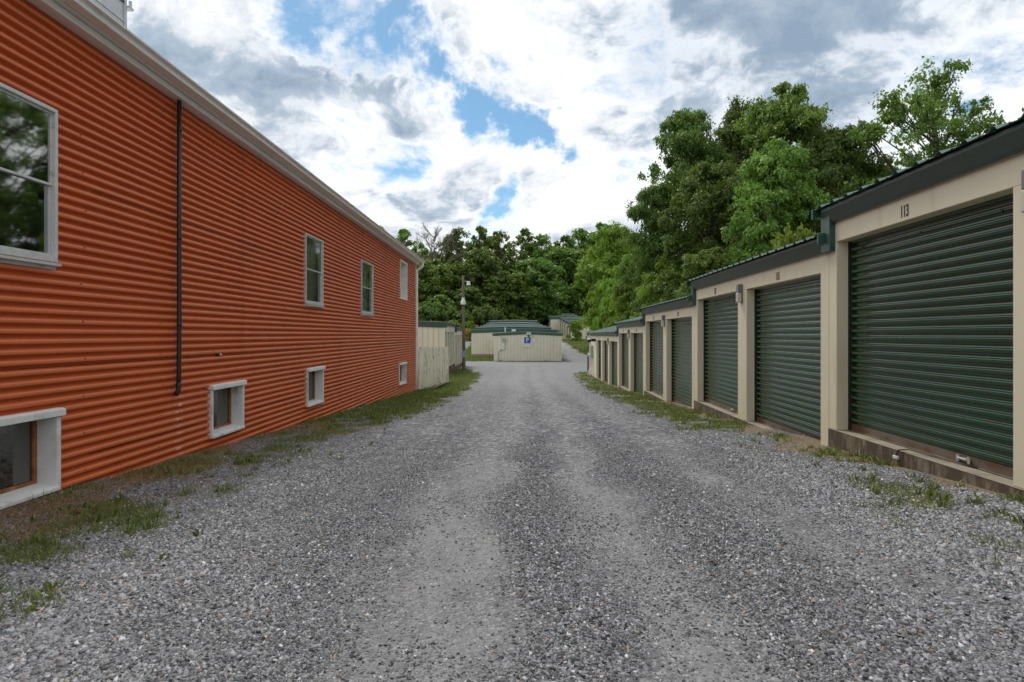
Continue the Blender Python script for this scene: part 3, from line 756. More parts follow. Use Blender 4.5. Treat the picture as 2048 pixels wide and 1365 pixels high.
    br = MB(zb); br.use('galv').box(tx1 - .05, tx1 + .05, ty1 + .02, ty1 + .11, 4.17, 4.20); br.tube([(tx1 + .03, ty1 + .07, 4.2), (tx1 + .03, ty1 + .07, 4.28)], .02, 8); br.build('bracket', to)
    return root


red_building()

# ------------------------------------------------------------------ storage buildings
def text_mesh(txt, size, xs=1.0):
    cu = bpy.data.curves.new('t', 'FONT'); cu.body = txt; cu.size = size; cu.extrude = 0.0012; cu.align_x = 'CENTER'; cu.align_y = 'CENTER'; cu.offset = 0.02 * size
    cu.resolution_u = 4
    o = bpy.data.objects.new('t', cu); C.objects.link(o); dg = bpy.context.evaluated_depsgraph_get(); dg.update()
    me = bpy.data.meshes.new_from_object(o.evaluated_get(dg)); bpy.data.objects.remove(o); bpy.data.curves.remove(cu)
    me.transform(Matrix.Diagonal((xs, 1, 1, 1))); me.materials.clear(); return me


def door_mesh(wd, ht, detail=True):
    """roller curtain in local coordinates: x=0 outer face (outward = -x), y 0..wd, z 0..ht"""
    mb = MB(); mb.use('door'); p = .0835; prof = []
    z = .085
    k = 0
    while z < ht + .1:
        # broad rounded rib, narrow groove
        for (dx, f) in ((.006, 0), (.006, .20), (.004, .26), (-.008, .31), (-.017, .35), (-.0205, .39), (-.0222, .43), (-.0205, .465), (-.0222, .50), (-.0238, .54), (-.0238, .66), (-.0225, .71), (-.014, .745), (.0, .78), (.006, .82)):
            prof.append((dx, z + f * p))
        z += p
    if not detail: prof = prof[::2]
    n = 1
    for j in range(n + 1):
        y = wd * j / n; s = 0
        for (dx, zz) in prof: mb.v.append((dx + s, y, zz))
    L = len(prof)
    for j in range(n):
        for i in range(L - 1): a = j * L + i; mb.f.append([a, a + 1, a + L + 1, a + L]); mb.m.append(0)
    me = mb.build('tmp', None, smooth=True)
    d = me.data; bpy.data.objects.remove(me)
    return d


DM = {}


def storage_row(label, cat, origin, rot, o, D, blocks, slope, ribs=0.305, cream='cream', lights=(), numbers=None, group=None, far=False, rake=0.16, white=False, end_ribs=False, fascia_h=0.155):
    zb = min(b['zg'] for b in blocks)
    root = thing('storage_building', label, cat, (origin[0], origin[1], zb), rot, group)

    def U(u0, u1): return (o * u0, o * u1)
    for bi, b in enumerate(blocks):
        y0, y1, zs, zg, ops = b['y0'], b['y1'], b['zs'], b['zg'], b['ops']
        H = b.get('H', 2.15); E = b.get('E', 2.40)
        w = MB(zb); w.use(cream); dp = -.20
        cur = y0
        for (a, c) in ops:
            w.box(*U(dp, 0), cur, a, zs + .003, zs + H); cur = c
        w.box(*U(dp, 0), cur, y1, zs + .003, zs + H)
        w.box(*U(dp, .0), y0, y1, zs + H, zs + E)                          # header over the doors
        if b.get('drop') is not None:                                       # corner post reaching down beside the step
            w.box(*U(-.1, .004), y0 + .0, y0 + .20, zs + b['drop'], zs + H + .2)
        ridge = zs + E + .12 + slope * (D / 2)
        ez = zs + E + .0
        for (ya, yb) in ((y0 + .004, y0 + .06), (y1 - .06, y1 - .004)):     # gable ends
            w.prism_y([(o * (dp), zs), (o * (-D), zs), (o * (-D), ez + .1), (o * (-D / 2), ridge - .03), (o * (-.02), ez + .1), (o * (-.02), zs + E - .01), (o * dp, zs + E - .01)], ya, yb)
        w.box(*U(-D, -D + .05), y0 + .06, y1 - .06, zs, ez + .1)
        if end_ribs and bi == 0:
            k = .30
            while k < D - .1:
                w.box(*U(-k, -k - .022), y0 - .012, y0 + .003, zs + .02, ez + .04); k += .305
            w.use('cream_seam')
            k = .33
            while k < D - .1:
                w.box(*U(-k, -k - .012), y0 - .003, y0 + .003, zs + .02, ez + .03); k += .305
            w.use(cream); w.box(*U(.02, -.06), y0 - .02, y0 + .003, zs, ez)
            w.box(*U(-D + .06, -D - .02), y0 - .02, y0 + .003, zs, ez)
        wall = w.build('wall', root, bevel=0 if far else .006)
        # slab and the ledge in front of the doors
        s = MB(zb); s.use('concrete' if not far else 'ledge'); s.box(*U(-D - .01, .012 if not far else .0), y0, y1, zg - .35, zs)
        if not far:
            s.use('ledge'); s.box(*U(-.25, .014), y0, y1, zs - .003, zs + .002)
        s.build('foundation', root, bevel=0 if far else .008)
        # fascia
        f = MB(zb); f.use('dark_fascia' if not far else 'green_trim')
        if not far:
            f.prism_y([(o * .004, zs + E - .01), (o * .028, zs + E - .006), (o * .028, zs + E - .03), (o * .040, zs + E - .03), (o * .052, zs + E), (o * .085, zs + E + .12), (o * .085, zs + E + fascia_h), (o * .004, zs + E + fascia_h)], y0 - .005, y1 + .02)
        else:
            f.box(*U(.0, .08), y0 - .02, y1 + .02, zs + E - .02, zs + E + .13)
        if b.get('cap'):                                                    # upright trim where a block stands over the next
            f.use('green_trim'); f.box(*U(-.03, .066), y1 - .15, y1 + .065, zs + E - b['cap'], zs + E + fascia_h - .02)
        f.build('fascia', root, bevel=0 if far else .004)
        # roof sheet with trapezoid ribs
        r = MB(zb); r.use('green_roof')
        e0, e1 = y0 - .03, y1 + .13
        prof = []
        k = e0
        while k < e1 - .02:
            for (dy, h) in ((0, 0), (.02, .0), (.050, .030), (.080, .030), (.115, 0), (.18, 0), (.19, .006), (.21, .006), (.22, 0)):
                if k + dy < e1: prof.append((k + dy, h))
            k += ribs
        prof.append((e1, 0))
        zr = zs + E + fascia_h + .005
        uo = .135
        line = [(o * uo, zr - 0), (o * (-D / 2), zr + slope * (D / 2 + uo)), (o * (-D - uo), zr)]
        base = len(r.v)
        for (y, h) in prof:
            for (x, z) in line: r.v.append((x, y, z + h - zb))
        for q in range(len(prof) - 1):
            for j in range(2): a = base + q * 3 + j; r.f.append([a, a + 1, a + 4, a + 3]); r.m.append(0)
        ro = r.build('roof', root)
        so = ro.modifiers.new('solid', 'SOLIDIFY'); so.thickness = .004 if not far else .02; so.offset = 0
        if rake:
            for (ya, yb) in ((y0 - .045, y0 - .012), (y1 + .105, y1 + .135)):
                if far and ya > y0 + 1: continue
                t = MB(zb); t.use('green_trim')
                t.prism_y([(o * (uo + .01), zr + .012), (o * (-D / 2), zr + .012 + slope * (D / 2 + uo)), (o * (-D - uo - .01), zr + .012), (o * (-D - uo - .01), zr - rake), (o * (-D / 2), zr - rake + slope * (D / 2 + uo)), (o * (uo + .01), zr - rake)], ya, yb)
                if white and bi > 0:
                    t.use('sky_glint_cap')  # added strip painting the bright sky reflection along the green trim's top edge
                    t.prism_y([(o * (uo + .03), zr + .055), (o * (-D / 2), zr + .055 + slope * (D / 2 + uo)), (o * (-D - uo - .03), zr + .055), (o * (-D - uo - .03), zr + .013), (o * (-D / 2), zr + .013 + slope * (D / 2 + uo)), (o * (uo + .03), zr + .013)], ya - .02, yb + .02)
                t.build('rake_trim', root)
        # doors
        for di, (a, c) in enumerate(ops):
            key = (round(c - a, 2), far)
            if key not in DM:
                DM[key] = door_mesh(c - a + .02, H + .04, not far)
            dr = link(bpy.data.objects.new('roller_door', DM[key]), root)
            dr.location = (o * (-.165), (a - .01) if o < 0 else (c + .01), zs - zb + .002)
            if o < 0: dr.rotation_euler = (0, 0, math.pi); dr.scale = (-1, -1, 1)
            else: dr.rotation_euler = (0, 0, math.pi)
            # local frame of the door: outward is local -x
            if o < 0: dr.rotation_euler = (0, 0, 0); dr.scale = (1, 1, 1)
            if numbers and b.get('num'):
                dr['label'] = 'green roll-up door marked ' + b['num'][di]
            bar = MB(); bar.use('door_bar'); wdt = c - a
            bar.box(-.012, .02, .01, wdt + .01, .012, .083); bar.box(-.03, .004, .01, wdt + .01, .004, .012)
            bo = bar.build('bottom_bar', dr, bevel=0 if far else .002)
            if not far:
                hd = MB(); hd.use('steel'); hy = wdt * .16 + .25
                hd.box(-.022, -.012, hy, hy + .14, .035, .058); hd.box(-.030, -.022, hy - .012, hy + .02, .02, .075); hd.box(-.030, -.022, hy + .12, hy + .155, .02, .075)
                hd.tube([(-.034, hy + .02, .052), (-.034, hy + .13, .052)], .007, 8)
                hd.build('latch', dr, bevel=.001)
                tk = MB(); tk.use('black')
                for yy in (.3, wdt * .5, wdt - .3):
                    tk = MB(); tk.use('black'); tk.box(-.026, -.005, yy, yy + .03, H - .12, H - .10); tk.build('screw_tab', dr)
                if bi < 2 or True:
                    jt = MB(zb); jt.use('dark_gap'); jt.box(*U(-.20, -.128), c - .03, c - .001, zs + .01, zs + H - .002); jt.build('door_track', root)
            if numbers and b.get('num'):
                me = text_mesh(b['num'][di], .155, .58); me.materials.append(M['number'])
                to = link(bpy.data.objects.new('unit_number', me), root)
                to.location = (o * .003, (a + c) / 2, zs + H + .085 - zb)
                to.rotation_euler = (math.radians(90), 0, math.radians(-90) if o < 0 else math.radians(90))
                to['label'] = 'black unit number ' + b['num'][di]
    for (y, z) in lights:
        l = MB(zb); l.use('lamp_grey'); l.box(*U(.0, .075), y - .058, y + .058, z - .02, z + .12); l.box(*U(.0, .018), y - .058, y + .058, z - .19, z - .02)
        lo = l.build('wall_light', root, bevel=.012)
        q = MB(zb); q.use('lamp_lens'); q.box(*U(.0181, .085), y - .052, y + .052, z - .18, z - .021); q.build('lens', lo, bevel=.012)
    return root, zb


pv = -math.atan(.0368)
n1 = Vector((math.cos(pv), math.sin(pv), 0))
RB = []
ydef = [(1.12, 7.31, -1.09, -1.34, [(1.44, 4.07), (4.50, 7.13)], ['111', '113']),
        (7.31, 13.49, -1.41, -1.66, [(7.53, 10.17), (10.60, 13.24)], ['115', '117']),
        (13.49, 19.67, -1.745, -1.98, [(13.71, 16.35), (16.78, 19.42)], ['119', '121']),
        (19.67, 25.85, -2.09, -2.30, [(19.89, 22.53), (22.96, 25.60)], ['123', '125']),
        (25.85, 39.3, -2.44, -2.62, [(26.07, 28.95), (29.45, 32.0), (32.5, 34.95)], ['127', '129', '131'])]
for i, (a, b_, zs, zg, ops, nm) in enumerate(ydef):
    RB.append(dict(y0=a, y1=b_, zs=zs, zg=zg, ops=ops, num=nm, drop=(-.02 if i == 0 else -.19), cap=(.35 if i < 4 else None)))
row_r, zbr = storage_row('stepped cream row with green roll-up doors numbered 113 to 131, right of the lane', 'storage units',
                         (3.44 * n1.x, 0.0, 0), pv, -1, 6.1, RB, .25, numbers=True,
                         lights=[(4.27, 1.02), (10.40, .72), (16.58, .40), (22.76, .06), (29.2, -.28)], rake=.10)


def row_extras():
    root = row_r; zb = zbr
    # meter boxes, conduits and flood light on the solid end bay
    m = MB(zb); m.use('grey_box'); m.box(-.16, -.003, 36.9, 37.5, -1.35, -.62); mo = m.build('meter_box', root, bevel=.02)
    c = MB(zb); c.use('white_box')
    c.tube([(-.08, 37.1, -1.35), (-.08, 37.1, -1.8), (-.14, 37.05, -2.05), (-.2, 37.0, -2.5)], .035, 8)
    c.tube([(-.08, 37.35, -1.35), (-.08, 37.35, -2.0), (-.26, 37.3, -2.2), (-.3, 37.3, -2.5)], .03, 8)
    c.tube([(-.06, 38.4, .0), (-.06, 38.4, -1.6), (-.1, 38.4, -2.5)], .04, 8)
    c.build('conduit', root)
    q = MB(zb); q.use('white_box'); q.tube([(-.03, 38.6, -.32), (-.2, 38.6, -.32)], .11, 12); q.build('round_meter', root); q = MB(zb); q.use('white_box'); q.tube([(-.03, 38.0, -1.22), (-.22, 38.0, -1.22)], .10, 12); q.build('round_meter', root)
    f = MB(zb); f.use('black'); f.box(-.22, -.003, 35.35, 35.6, -.38, -.22); f.tube([(-.22, 35.45, -.3), (-.42, 35.2, -.36)], [.05, .09], 10); f.build('flood_light', root)
    v = MB(zb); v.use('white_box'); v.tube([(1.05, 23.0, .70), (1.05, 23.0, 1.12)], .035, 8); v.build('vent_pipe', root)


row_extras()


def simple(y0, ys, zs_list, zgoff, ops_n=0, wd=2.6, first=.5):
    out = []
    for i in range(len(ys) - 1):
        a, b = ys[i], ys[i + 1]; L = b - a; ops = []
        if ops_n:
            n = max(1, int(L // 3.05)); md = L / n
            for k in range(n): ops.append((a + md * k + .22, a + md * (k + 1) - .22))
        out.append(dict(y0=a, y1=b, zs=zs_list[i], zg=zs_list[i] + zgoff, ops=ops))
    return out


# row beyond the red building, on the left
row_l, zl = storage_row('cream storage row with green roof behind the weathered fence and utility pole', 'storage units', (-3.82, 0, 0), 0, 1, 6.0,
                        [dict(y0=35.4, y1=41.8, zs=-1.92, zg=-2.35, ops=[(35.75, 36.9), (37.2, 38.35), (38.65, 39.8), (40.1, 41.3)], E=2.46, H=2.1),
                         dict(y0=41.8, y1=48.8, zs=-2.12, zg=-2.38, ops=[(42.2, 43.5), (43.9, 45.2), (45.6, 46.9), (47.3, 48.5)], E=2.42, H=2.1)], .04, cream='cream_old', rake=.30, end_ribs=True)
# small end building with the sign
row_p, zp = storage_row('small cream storage building facing the lane with the blue parking sign on it', 'storage units', (-1.66, 0, 0), 0, -1, 6.25,
                        [dict(y0=58.0, y1=64.6, zs=-2.43, zg=-2.46, ops=[(58.5, 61.0), (61.6, 64.1)], E=2.38)], .05, cream='cream_old', far=True, rake=.22, end_ribs=True)
row_w, zw = storage_row('wide cream storage row behind the sign building, its green roofs stepping uphill', 'storage units', (-4.26, 0, 0), 0, -1, 8.9,
                        simple(0, [66.0, 76, 87, 98, 108, 118, 129], [-2.05, -1.68, -1.38, -1.05, -.60, .05], -.3, 1), .028, cream='cream_old', far=True, rake=.34, white=True, end_ribs=True)
row_a, za_ = storage_row('cream storage row on the slope at right, its green roofed units stepping uphill', 'storage units', (9.8, 0, 0), 0, -1, 8.5,
                         simple(0, [104, 109, 114, 119, 124, 128.9], [-.70, -.38, -.02, .36, .74], -.35, 1), .04, cream='cream_old', far=True, rake=.34, white=True, end_ribs=True)
row_b, zb_ = storage_row('highest and farthest cream storage row, right at the foot of the wood', 'storage units', (8.0, 0, 0), 0, -1, 6.5,
                         simple(0, [129.2, 135, 141, 147, 153], [.93, 1.38, 1.83, 2.28], -.35, 1), .04, cream='cream_old', far=True, rake=.34, white=True, end_ribs=True)


def yard_extras():
    # electric box, conduit, lamp and camera on the sign building
    z = zp; b = MB(z); b.use('grey_box'); b.box(.75 - .0, 1.08, 57.82, 57.985, -.62, -.30); bo = b.build('electric_box', row_p, bevel=.02)
    c = MB(z); c.use('grey_box')
    c.tube([(.60, 57.96, -.02), (.62, 57.95, -.18), (.75, 57.93, -.36)], .022, 6)
    c.tube([(1.05, 57.94, -.62), (1.05, 57.94, -1.28), (.95, 57.94, -1.38), (.72, 57.94, -1.40), (.50, 57.94, -1.44), (.40, 57.94, -1.62), (.40, 57.94, -2.4)], .024, 6)
    c.tube([(.66, 57.93, -1.33), (.66, 57.93, -1.47)], .07, 8); c.build('conduit', row_p)
    l = MB(z); l.use('white_box'); l.box(3.0, 3.42, 57.70, 57.92, -.02, .22); l.use('grey_box').box(3.05, 3.37, 57.69, 57.698, .05, .16); lo = l.build('flood_light', row_p, bevel=.02)
    k = MB(z); k.use('black'); k.tube([(3.2, 57.95, -.06), (3.2, 57.7, -.14)], .07, 10); k.build('security_camera', row_p)
    nt_ = MB(z); nt_.use('sign_white'); nt_.box(3.62, 3.80, 57.975, 57.984, -.62, -.33); nt_.build('notice', row_p)
    # second lamp and vent on the wide row
    l = MB(zw); l.use('white_box'); l.box(4.22 + -.0, 4.22 + .44, 65.78, 65.94, .34, .56); l.build('flood_light', row_w, bevel=.02)
    v = MB(zw); v.use('white_box'); v.tube([(3.55, 65.85, .28), (3.55, 65.85, .78)], .07, 8); v.build('vent_pipe', row_w)
    # parking sign
    s = thing('parking_sign', 'blue and white parking sign with a large white P on the cream end wall', 'sign', (1.43, 57.965, -1.16))
    s.location.x = 1.43
    zs = -1.16
    p = MB(zs); p.use('sign_white'); p.box(-.30, .30, -.012, .0, -1.16, -.12); pn = p.build('panel', s)
    q = MB(zs); q.use('sign_blue'); q.box(-.285, .285, -.017, -.0125, -.80, -.235); q.build('blue_field', s)
    me = text_mesh('P', .50, 1.0); me.materials.append(M['sign_white']); t = link(bpy.data.objects.new('letter', me), s)
    t.location = (0, -.0215, -.49 - zs); t.rotation_euler = (math.radians(90), 0, 0)
    e = MB(zs); e.use('sign_grey')
    e.box(-.2, .2, -.0195, -.0175, -.765, -.745)
    for i, (w_, zz) in enumerate(((.2, -.87), (.22, -.92), (.16, -.97))): e.box(-w_, w_, -.0165, -.0125, zz, zz + .016)
    e.use('black')
    for x in (-.2, .12): e.box(x, x + .05, -.0165, -.0125, -1.11, -1.08)
    e.build('small_print', s)


yard_extras()

# ------------------------------------------------------------------ fence, pole, small things
def fence():
    x0, y0, x1, y1 = -3.62, 24.3, -2.97, 29.2
    L = math.hypot(x1 - x0, y1 - y0); rot = math.atan2(y1 - y0, x1 - x0)
    zb = gz(x0, y0) - .1
    t = thing('board_fence', 'weathered cream board fence with split paint between the red building and the storage row', 'fence', (x0, y0, zb), rot)
    n = 4; w = L / n
    for k in range(n):
        m = MB(zb); m.use('fence')
        jag = [(k * w, -2.42), (k * w + w * .3, -2.36 - .05 * k % .07), (k * w + w * .6, -2.44), ((k + 1) * w - .006, -2.36)]
        top = -.485 - .02 * (k % 2) - .018 * k
        m.prism_y([(a, b) for a, b in jag] + [((k + 1) * w - .006, top), (k * w, top + .004)], -.012 + .003 * (k % 2), .012 + .003 * (k % 2))
        m.build('fence_panel', t)
    for k in range(n + 1):
        p = MB(zb); p.use('fence'); p.box(k * w - .04, k * w + .04, .02, .10, -2.6, -.6); p.build('post', t)


fence()


def fallen_branch():
    t = MB(); x0, y0 = -3.0, 24.6
    z = gz(x0, y0) + CZ
    o = thing('fallen_branch', 'dark fallen branch lying at the foot of the weathered fence', 'branch', (x0, y0, gz(x0, y0)))
    b = MB(); b.use('bark'); b.tube([(-.25, -.8, .03), (-.05, -.2, .08), (.05, .6, .12), (.12, 1.7, .07), (.16, 2.6, .10)], [.02, .05, .06, .05, .015], 8)
    b.build('main_stem', o, smooth=True)
    b = MB(); b.use('bark'); b.tube([(.03, .3, .1), (.3, 1.1, .2), (.42, 1.9, .1)], [.03, .025, .008], 6); b.tube([(.1, 1.2, .08), (-.1, 1.9, .22)], [.03, .01], 6); b.build('twig', o)


fallen_branch()


def pole():
    x, y = -3.19, 41.4; zb = gz(x, y)
    t = thing('utility_pole', 'weathered wooden utility pole with lamps in front of the wood', 'utility pole', (x, y, zb))
    p = MB(zb); p.use('wood_pole'); p.tube([(0, 0, zb - .3), (.01, 0, -1), (-.02, 0, 1.2), (-.05, 0, 3.0), (-.04, 0, 3.92)], [.115, .11, .10, .085, .07], 12); p.build('pole', t, smooth=True)
    l = MB(zb); l.use('white_box'); l.tube([(-.03, -.12, 2.45), (-.03, -.12, 2.25), (-.03, -.13, 2.20), (-.03, -.13, 2.0)], [.10, .12, .17, .17], 12); l.build('lamp', t)
    l = MB(zb); l.use('grey_box'); l.tube([(.06, 0, 3.55), (.30, 0, 3.48)], .03, 8); l.use('white_box'); l.tube([(.31, -.02, 3.55), (.31, -.02, 3.36), (.31, -.02, 3.28)], [.10, .13, .15], 12); l.build('lamp', t)
    b = MB(zb); b.use('grey_box'); b.box(-.13, .15, -.20, -.11, -1.50, -1.22); b.box(-.11, .13, -.19, -.11, -1.20, -1.08); b.build('junction_box', t, bevel=.01)
    c = MB(zb); c.use('grey_box'); c.tube([(.02, -.14, -1.5), (.02, -.145, zb)], .022, 6); c.build('conduit', t)


pole()


def bollard():
    x, y = 4.70, 38.6; zb = gz(x, y)
    t = MB(0); t.use('lamp_grey'); t.tube([(0, 0, -.2), (0, 0, 1.30), (0, 0, 1.33)], [.065, .065, .04], 12); o = t.build('post', None, smooth=False)
    o.location = (x, y, zb + CZ); tag(o, 'slim grey steel post before the meter boxes at the end of the right row', 'post')


bollard()


def cable():
    root = MB(); root.use('black')
    f = Vector((math.sin(-pv), math.cos(pv), 0))
    base = Vector((3.44 * n1.x, 0.0, CZ))

    def P(u, t, z): v = base + f * t - n1 * u; return (v.x, v.y, z + CZ)
    pts = [P(-.14, 5.05, -1.078), P(-.11, 5.3, -1.075), P(-.05, 5.55, -1.07), P(.0, 5.75, -1.055), P(.03, 5.86, -1.08), P(.034, 5.90, -1.14)]
    root.tube(pts, .006, 8)
    o = root.build('cable', None, smooth=True)
    # origin at its lowest end
    b = Vector(P(.034, 5.90, -1.14))
    o.data.transform(Matrix.Translation(-b)); o.location = b
    tag(o, 'black cable with a pale plug hanging over the concrete ledge under door 113', 'cable')
    q = MB(); q.use('white_box'); q.box(-.012, .012, -.035, .035, -.03, .0); q.build('plug', o, bevel=.004)


cable()

# ------------------------------------------------------------------ trees
def leaves_from_clumps(cl, per, size, rs, zf=.75):
    """cl: (n,5) x,y,z,r,tone ; returns verts, faces, rnd"""
    n = len(cl); tot = n * per
    K = 12; tw = np.repeat(cl, K, 0); m = len(tw)
    d0 = rs.normal(size=(m, 3)); d0 /= np.linalg.norm(d0, axis=1)[:, None]; d0[:, 2] = np.where(d0[:, 2] < -.2, -d0[:, 2], d0[:, 2])
    off = d0 * (tw[:, 3] * (.35 + .95 * rs.random(m) ** .7))[:, None] * np.array([1.1, 1.1, zf])
    idx = rs.integers(0, m, tot); c = tw[idx]
    d = rs.normal(size=(tot, 3)) * 1.0
    p = c[:, :3] + off[idx] + np.clip(d, -2.2, 2.2) * (c[:, 3] * .21)[:, None] * np.array([1.1, 1.1, zf])
    d = off[idx] + d * .3; d /= np.linalg.norm(d, axis=1)[:, None] + 1e-6
    c = c.copy(); c[:, 4] = .5 * c[:, 4] + .5 * rs.random(m)[idx]
    s = size * (0.5 + 1.0 * rs.random(tot) ** 1.5)
    nn = d * 0.7 + rs.normal(size=(tot, 3)) * 0.7 + np.array([0, 0, .35]); nn /= np.linalg.norm(nn, axis=1)[:, None]
    t = rs.normal(size=(tot, 3)); t -= nn * (t * nn).sum(1)[:, None]; t /= np.linalg.norm(t, axis=1)[:, None]
    b = np.cross(nn, t)
    v = np.empty((tot, 4, 3)); s3 = s[:, None]
    v[:, 0] = p - t * s3 * .5; v[:, 1] = p + b * s3 * .32 + nn * s3 * .06; v[:, 2] = p + t * s3 * .5 - np.array([0, 0, 1]) * s3 * .1; v[:, 3] = p - b * s3 * .32 + nn * s3 * .06
    f = np.arange(tot * 4).reshape(-1, 4)
    rnd = np.clip(c[:, 4] * 0.6 + rs.random(tot) * 0.5, 0, 1)
    return v.reshape(-1, 3), f, np.repeat(rnd, 4)


def tree_protos(kind, seed, H, Rr, nclump, per, leaf, matname, base=0.25, shape=1.0, clr=0.2, openness=0.0, barkm='bark', limbs=26, zf=.8):
    """returns (trunk mesh, crown mesh); crown spans z base*H..H, radius Rr"""
    rs = np.random.default_rng(seed); rr = random.Random(seed)
    # trunk
    tb = MB(); tb.use(barkm)
    bend = [(rr.uniform(-.3, .3), rr.uniform(-.3, .3)) for _ in range(7)]
    path = [(0, 0, -.3)] + [(bend[i][0] * i * .25 * Rr / 4, bend[i][1] * i * .25 * Rr / 4, H * .86 * (i + 1) / 7) for i in range(7)]
    tr = H * .017 + .05
    rad = [tr * 1.4] + [tr * (1 - .12 * i) * (1 if i < 6 else .5) for i in range(7)]
    tb.tube(path, rad, 9)

    def axis_at(z):
        for i in range(len(path) - 1):
            if path[i][2] <= z <= path[i + 1][2]:
                f = (z - path[i][2]) / (path[i + 1][2] - path[i][2]); return Vector(path[i]).lerp(Vector(path[i + 1]), f)
        return Vector(path[-1])
    cl = []
    while len(cl) < nclump:
        h = rs.random(); a = rs.random() * 2 * math.pi
        # envelope radius at relative height h, lobed
        if shape > 1.5: env = (1 - h) ** .65 * (0.55 + .45 * min(1, h * 5))
        else: env = math.sqrt(max(0, 1 - ((h - .42) / .60) ** 2)) * (.7 + .3 * min(1, h * 4))
        env *= 1 + .22 * math.sin(3 * a + seed) * math.sin(5 * h + seed) + .16 * math.sin(7 * a + 9 * h)
        q = (rs.random() ** .5) * .62 + .38 if rs.random() < .8 else rs.random() * .5
        r = Rr * env * q
        cr = Rr * clr * (0.65 + .7 * rs.random()) * (1 - .15 * h)
        z = H * (base + (1 - base) * h) - cr * .75
        cl.append((r * math.cos(a), r * math.sin(a), z, cr, rs.random()))
    cl = np.array(cl)
    ax = np.array([axis_at(min(z, H * .85))[:2] for z in cl[:, 2]]); cl[:, :2] += ax * .8
    # limbs to some clumps
    order = rs.permutation(nclump)[:limbs]
    for i in order:
        c = Vector(cl[i][:3]); z0 = max(H * base * .6, c.z - (Vector((c.x, c.y, 0)).length) * .75 - .4); a0 = axis_at(min(z0, H * .8))
        mid = a0.lerp(c, .5) + Vector((rr.uniform(-.1, .1), rr.uniform(-.1, .1), rr.uniform(-.05, .12))) * Rr * .5
        w = tr * .42 * (1 - z0 / H * .6)
        tb.tube([a0, mid, c, c + (c - mid) * .35], [w, w * .6, w * .28, w * .1], 5, cap=False)
        for q in range(2):
            e = c + Vector((rr.uniform(-1, 1), rr.uniform(-1, 1), rr.uniform(-.2, 1))) * cl[i][3]
            tb.tube([mid.lerp(c, .6), c.lerp(e, .5), e], [w * .35, w * .2, w * .08], 4, cap=False)
    to = tb.build('tmp', None, smooth=True); tm = to.data; bpy.data.objects.remove(to)
    v, f, rnd = leaves_from_clumps(cl, per, leaf, rs, zf)
    return tm, np_mesh('crown', v, f, M[matname], rnd)


P = {}
P['oak1'] = tree_protos('b', 1, 17, 4.6, 190, 560, .23, 'leaf_dark', .10, clr=.21)
P['oak2'] = tree_protos('b', 2, 17, 4.6, 190, 560, .23, 'leaf_dark', .10, clr=.21)
P['oak3'] = tree_protos('b', 3, 17, 4.6, 190, 560, .23, 'leaf_mid', .10, clr=.21)
P['ash'] = tree_protos('b', 4, 11, 2.7, 130, 560, .20, 'leaf_mid', .10, shape=1.0, clr=.24)
P['open'] = tree_protos('b', 5, 17, 5.2, 120, 260, .24, 'leaf_mid', .26, clr=.19, limbs=95)
P['far1'] = tree_protos('b', 6, 16, 5.0, 120, 240, .55, 'leaf_dark', .06, clr=.22, limbs=14, zf=1.15)
P['far2'] = tree_protos('b', 7, 16, 5.0, 120, 240, .55, 'leaf_mid', .06, clr=.22, limbs=14, zf=1.15)
P['far3'] = tree_protos('b', 8, 22, 4.2, 66, 120, .50, 'leaf_mid', .34, clr=.19, limbs=66, zf=1.3)
P['far4'] = tree_protos('b', 9, 22, 4.0, 66, 120, .50, 'leaf_mid', .32, clr=.19, limbs=66, zf=1.3)
P['lime1'] = tree_protos('b', 10, 10, 4.0, 110, 420, .27, 'leaf_light', .04, clr=.24, limbs=20)
P['lime2'] = tree_protos('b', 12, 10, 4.0, 110, 420, .27, 'leaf_light', .04, clr=.22, limbs=20)
P['bush'] = tree_protos('b', 13, 3.0, 1.6, 46, 220, .22, 'leaf_light', .02, clr=.26, limbs=10)
P['bushd'] = tree_protos('b', 14, 4.0, 2.6, 46, 220, .45, 'leaf_dark', .02, clr=.26, limbs=6)
P['bushy'] = tree_protos('b', 15, 2.0, 1.4, 26, 150, .22, 'leaf_yellow', .02, clr=.26, limbs=4)
PROT = dict(oak1=(17, 4.6), oak2=(17, 4.6), oak3=(17, 4.6), ash=(11, 2.7), open=(17, 5.2), far1=(16, 5), far2=(16, 5), far3=(22, 4.2), far4=(22, 4.0), lime1=(10, 4), lime2=(10, 4), bush=(3, 1.6), bushd=(4, 2.6), bushy=(2, 1.4))


def tree(kind, x, y, top, rad, label, cat='tree', name='broadleaf_tree', group=None, rot=None):
    """top: height of the highest leaves relative to the camera"""
    z0 = gz(x, y); H = top - z0; h0, r0 = PROT[kind]
    o = thing(name, label, cat, (x, y, z0), R.uniform(0, 6.28) if rot is None else rot, group)
    o.scale = (rad / r0, rad / r0, H / h0 / 1.0)
    for nm, me in zip(('trunk', 'crown'), P[kind]): link(bpy.data.objects.new(nm, me), o)
    return o


def pxt(px, topy, Y): return (px - 1024) / 1250 * Y, (670 - topy) / 1250 * Y


def T(kind, px, topy, Y, rpx, label, **k):
    x, top = pxt(px, topy, Y); return tree(kind, x, Y, top, rpx / 1250 * Y, label, **k)


